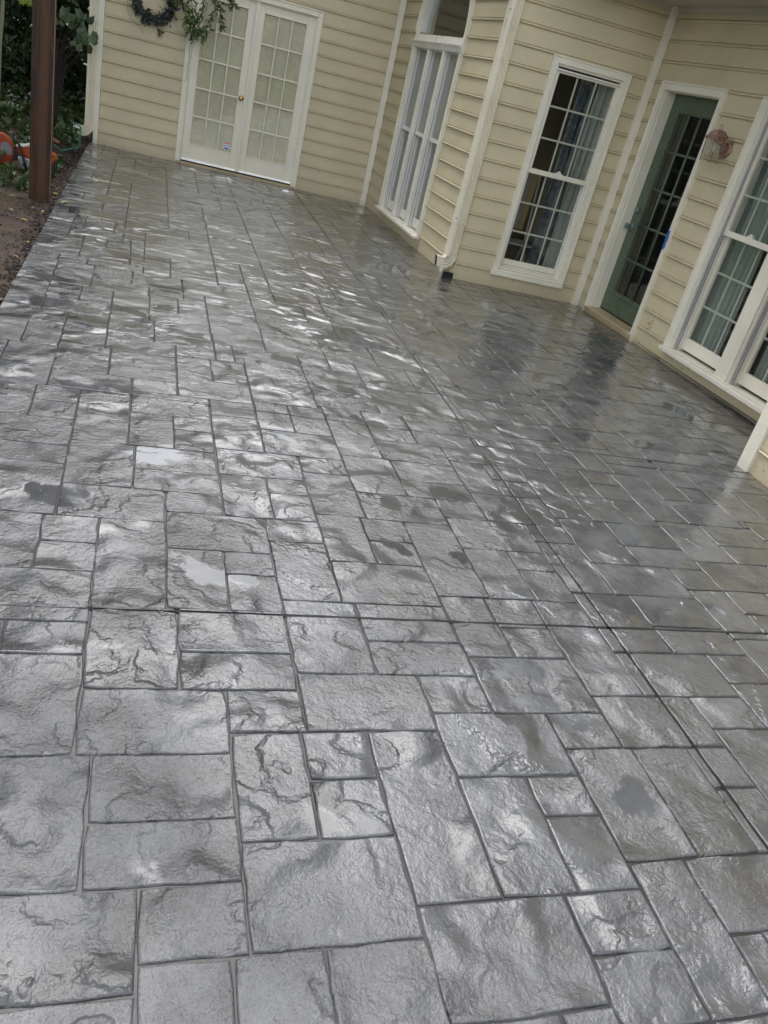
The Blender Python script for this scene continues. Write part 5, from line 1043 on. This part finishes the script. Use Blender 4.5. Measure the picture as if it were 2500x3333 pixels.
iv = empty('ivy_sprig', WB.pt(.76, 1.48, .04), 'small sprig of ivy dangling below the wreath', 'ivy'); I0 = Vector(iv.location)
mb = MB(); mb.tube([Vector(WB.pt(.74, 1.62, .05)) - I0, Vector(WB.pt(.745, 1.52, .05)) - I0, Vector(WB.pt(.765, 1.42, .045)) - I0], .0022, 4); mb.build('stem', STEM, iv)
leaves_mesh('foliage', np.array([tuple(Vector(WB.pt(.745 + random.gauss(0, .02), 1.49 + random.gauss(0, .035), .055)) - I0) for _ in range(9)]), .05, LM['vine'], iv, aspect=.8)

# ------------------------------------------------------------------ litter along the slab
chip = mat('wet mulch', (0.03, 0.02, 0.014), .6); g = N(chip); at = g.new('ShaderNodeAttribute', attribute_name='seed'); g.set(g.b.inputs['Base Color'], g.mix(at.outputs['Fac'], (0.012, 0.009, 0.007), (0.050, 0.031, 0.021)))
def chips(name, n_, xf, yf, s0, s1, m, kind='stuff'):
    v, f, sd_ = [], [], []
    for _ in range(n_):
        y = yf(); x = xf(y); z = float(ground_z(np.array([x]), np.array([y]))[0]) + random.uniform(0, .02); s_ = random.uniform(s0, s1)
        rot = Matrix.Rotation(random.uniform(0, 6.28), 3, 'Z') @ Matrix.Rotation(random.gauss(0, .5), 3, 'X') @ Matrix.Rotation(random.gauss(0, .4), 3, 'Y'); b = len(v)
        for dx, dy, dz in ((-1, -.5, -.25), (1, -.6, -.2), (.8, .5, -.25), (-.9, .6, -.2), (-.8, -.4, .3), (.9, -.4, .22), (.6, .45, .3), (-.7, .4, .25)):
            q = rot @ Vector((dx * s_ * random.uniform(.7, 1.1), dy * s_ * random.uniform(.6, 1.1), dz * s_)); v.append((x + q.x, y + q.y, z + q.z))
        f += [(b + 3, b + 2, b + 1, b), (b + 4, b + 5, b + 6, b + 7), (b, b + 1, b + 5, b + 4), (b + 1, b + 2, b + 6, b + 5), (b + 2, b + 3, b + 7, b + 6), (b + 3, b, b + 4, b + 7)]; sd_ += [random.random()] * 6
    me = bpy.data.meshes.new(name); me.from_pydata(v, [], f); me.materials.append(m); a = me.attributes.new('seed', 'FLOAT', 'FACE'); a.data.foreach_set('value', sd_)
    o = bpy.data.objects.new(name, me); C.objects.link(o); o['kind'] = kind; return o
chips('mulch', 1300, lambda y: -0.785 - abs(random.gauss(0, .09)) - (.10 * random.random() if y > 8.6 else 0), lambda: random.uniform(4.6, 12.2), .006, .018, chip)
chips('soil_clods', 900, lambda y: -0.80 - random.random() ** 1.3 * 1.6, lambda: random.uniform(5, 9.8), .004, .016, chip)
yl = mat('yellow fallen leaf', (0.42, 0.38, 0.08), .55); br = mat('tan fallen leaf', (0.30, 0.20, 0.10), .65)
def fallen(x, y, z, L, m, label, group=None):
    a = random.uniform(0, 6.28); d = Vector((math.cos(a), math.sin(a), 0)); s_ = Vector((-d.y, d.x, 0)); c0 = Vector((0, 0, .004))
    t_ = [(-.5, 0, .002), (-.2, .2, .008), (.15, .22, .012), (.5, 0, .004), (.15, -.22, .012), (-.2, -.2, .008), (0, 0, .0)]
    mb = MB(); mb.poly([c0 + d * L * u + s_ * L * v_ + Vector((0, 0, w_)) for u, v_, w_ in t_], [(0, 6, 1), (1, 6, 2), (2, 6, 3), (3, 6, 4), (4, 6, 5), (5, 6, 0)])
    o = mb.build('fallen_leaf', m); o.location = (x, y, z); tag(o, label, 'leaf', group); return o
fallen(-.50, 9.65, .002, .075, yl, 'yellow leaf lying alone on the patio farther in from its left edge', 'leaves fallen on the patio')
fallen(-.69, 8.28, .002, .085, yl, 'yellow green leaf on the dark damp corner of the patio by the post', 'leaves fallen on the patio')
fallen(-.70, 9.29, .002, .07, LM['mid'], 'dark green leaf on the very edge of the patio behind the post', 'leaves fallen on the patio')
LEAF = [(-1.17, 8.51, yl, 'small yellow leaf on the soil just left of the post foot'), (-.95, 8.21, br, 'curled tan leaf on the soil in front of the post foot'), (-.86, 8.16, yl, 'yellow leaf between the post foot and the patio edge'),
        (-.96, 7.67, yl, 'long green yellow leaf lying flat on the open soil below the post'), (-.84, 7.01, yl, 'yellow leaf in the muddy hollow beside the patio'), (-.87, 6.52, br, 'tan leaf on the mud near the lower left patio edge'),
        (-1.10, 7.94, br, 'tan leaf on the soil at the left picture edge'), (-.84, 9.06, yl, 'yellow green leaf in the mulch right of the post'), (-.80, 5.48, br, 'pale twig like leaf in the mulch at the lower left')]
for x, y, m, lb in LEAF: fallen(x, y, float(ground_z(np.array([x]), np.array([y]))[0]) + .012, random.uniform(.045, .08), m, lb, 'leaves fallen on the soil')
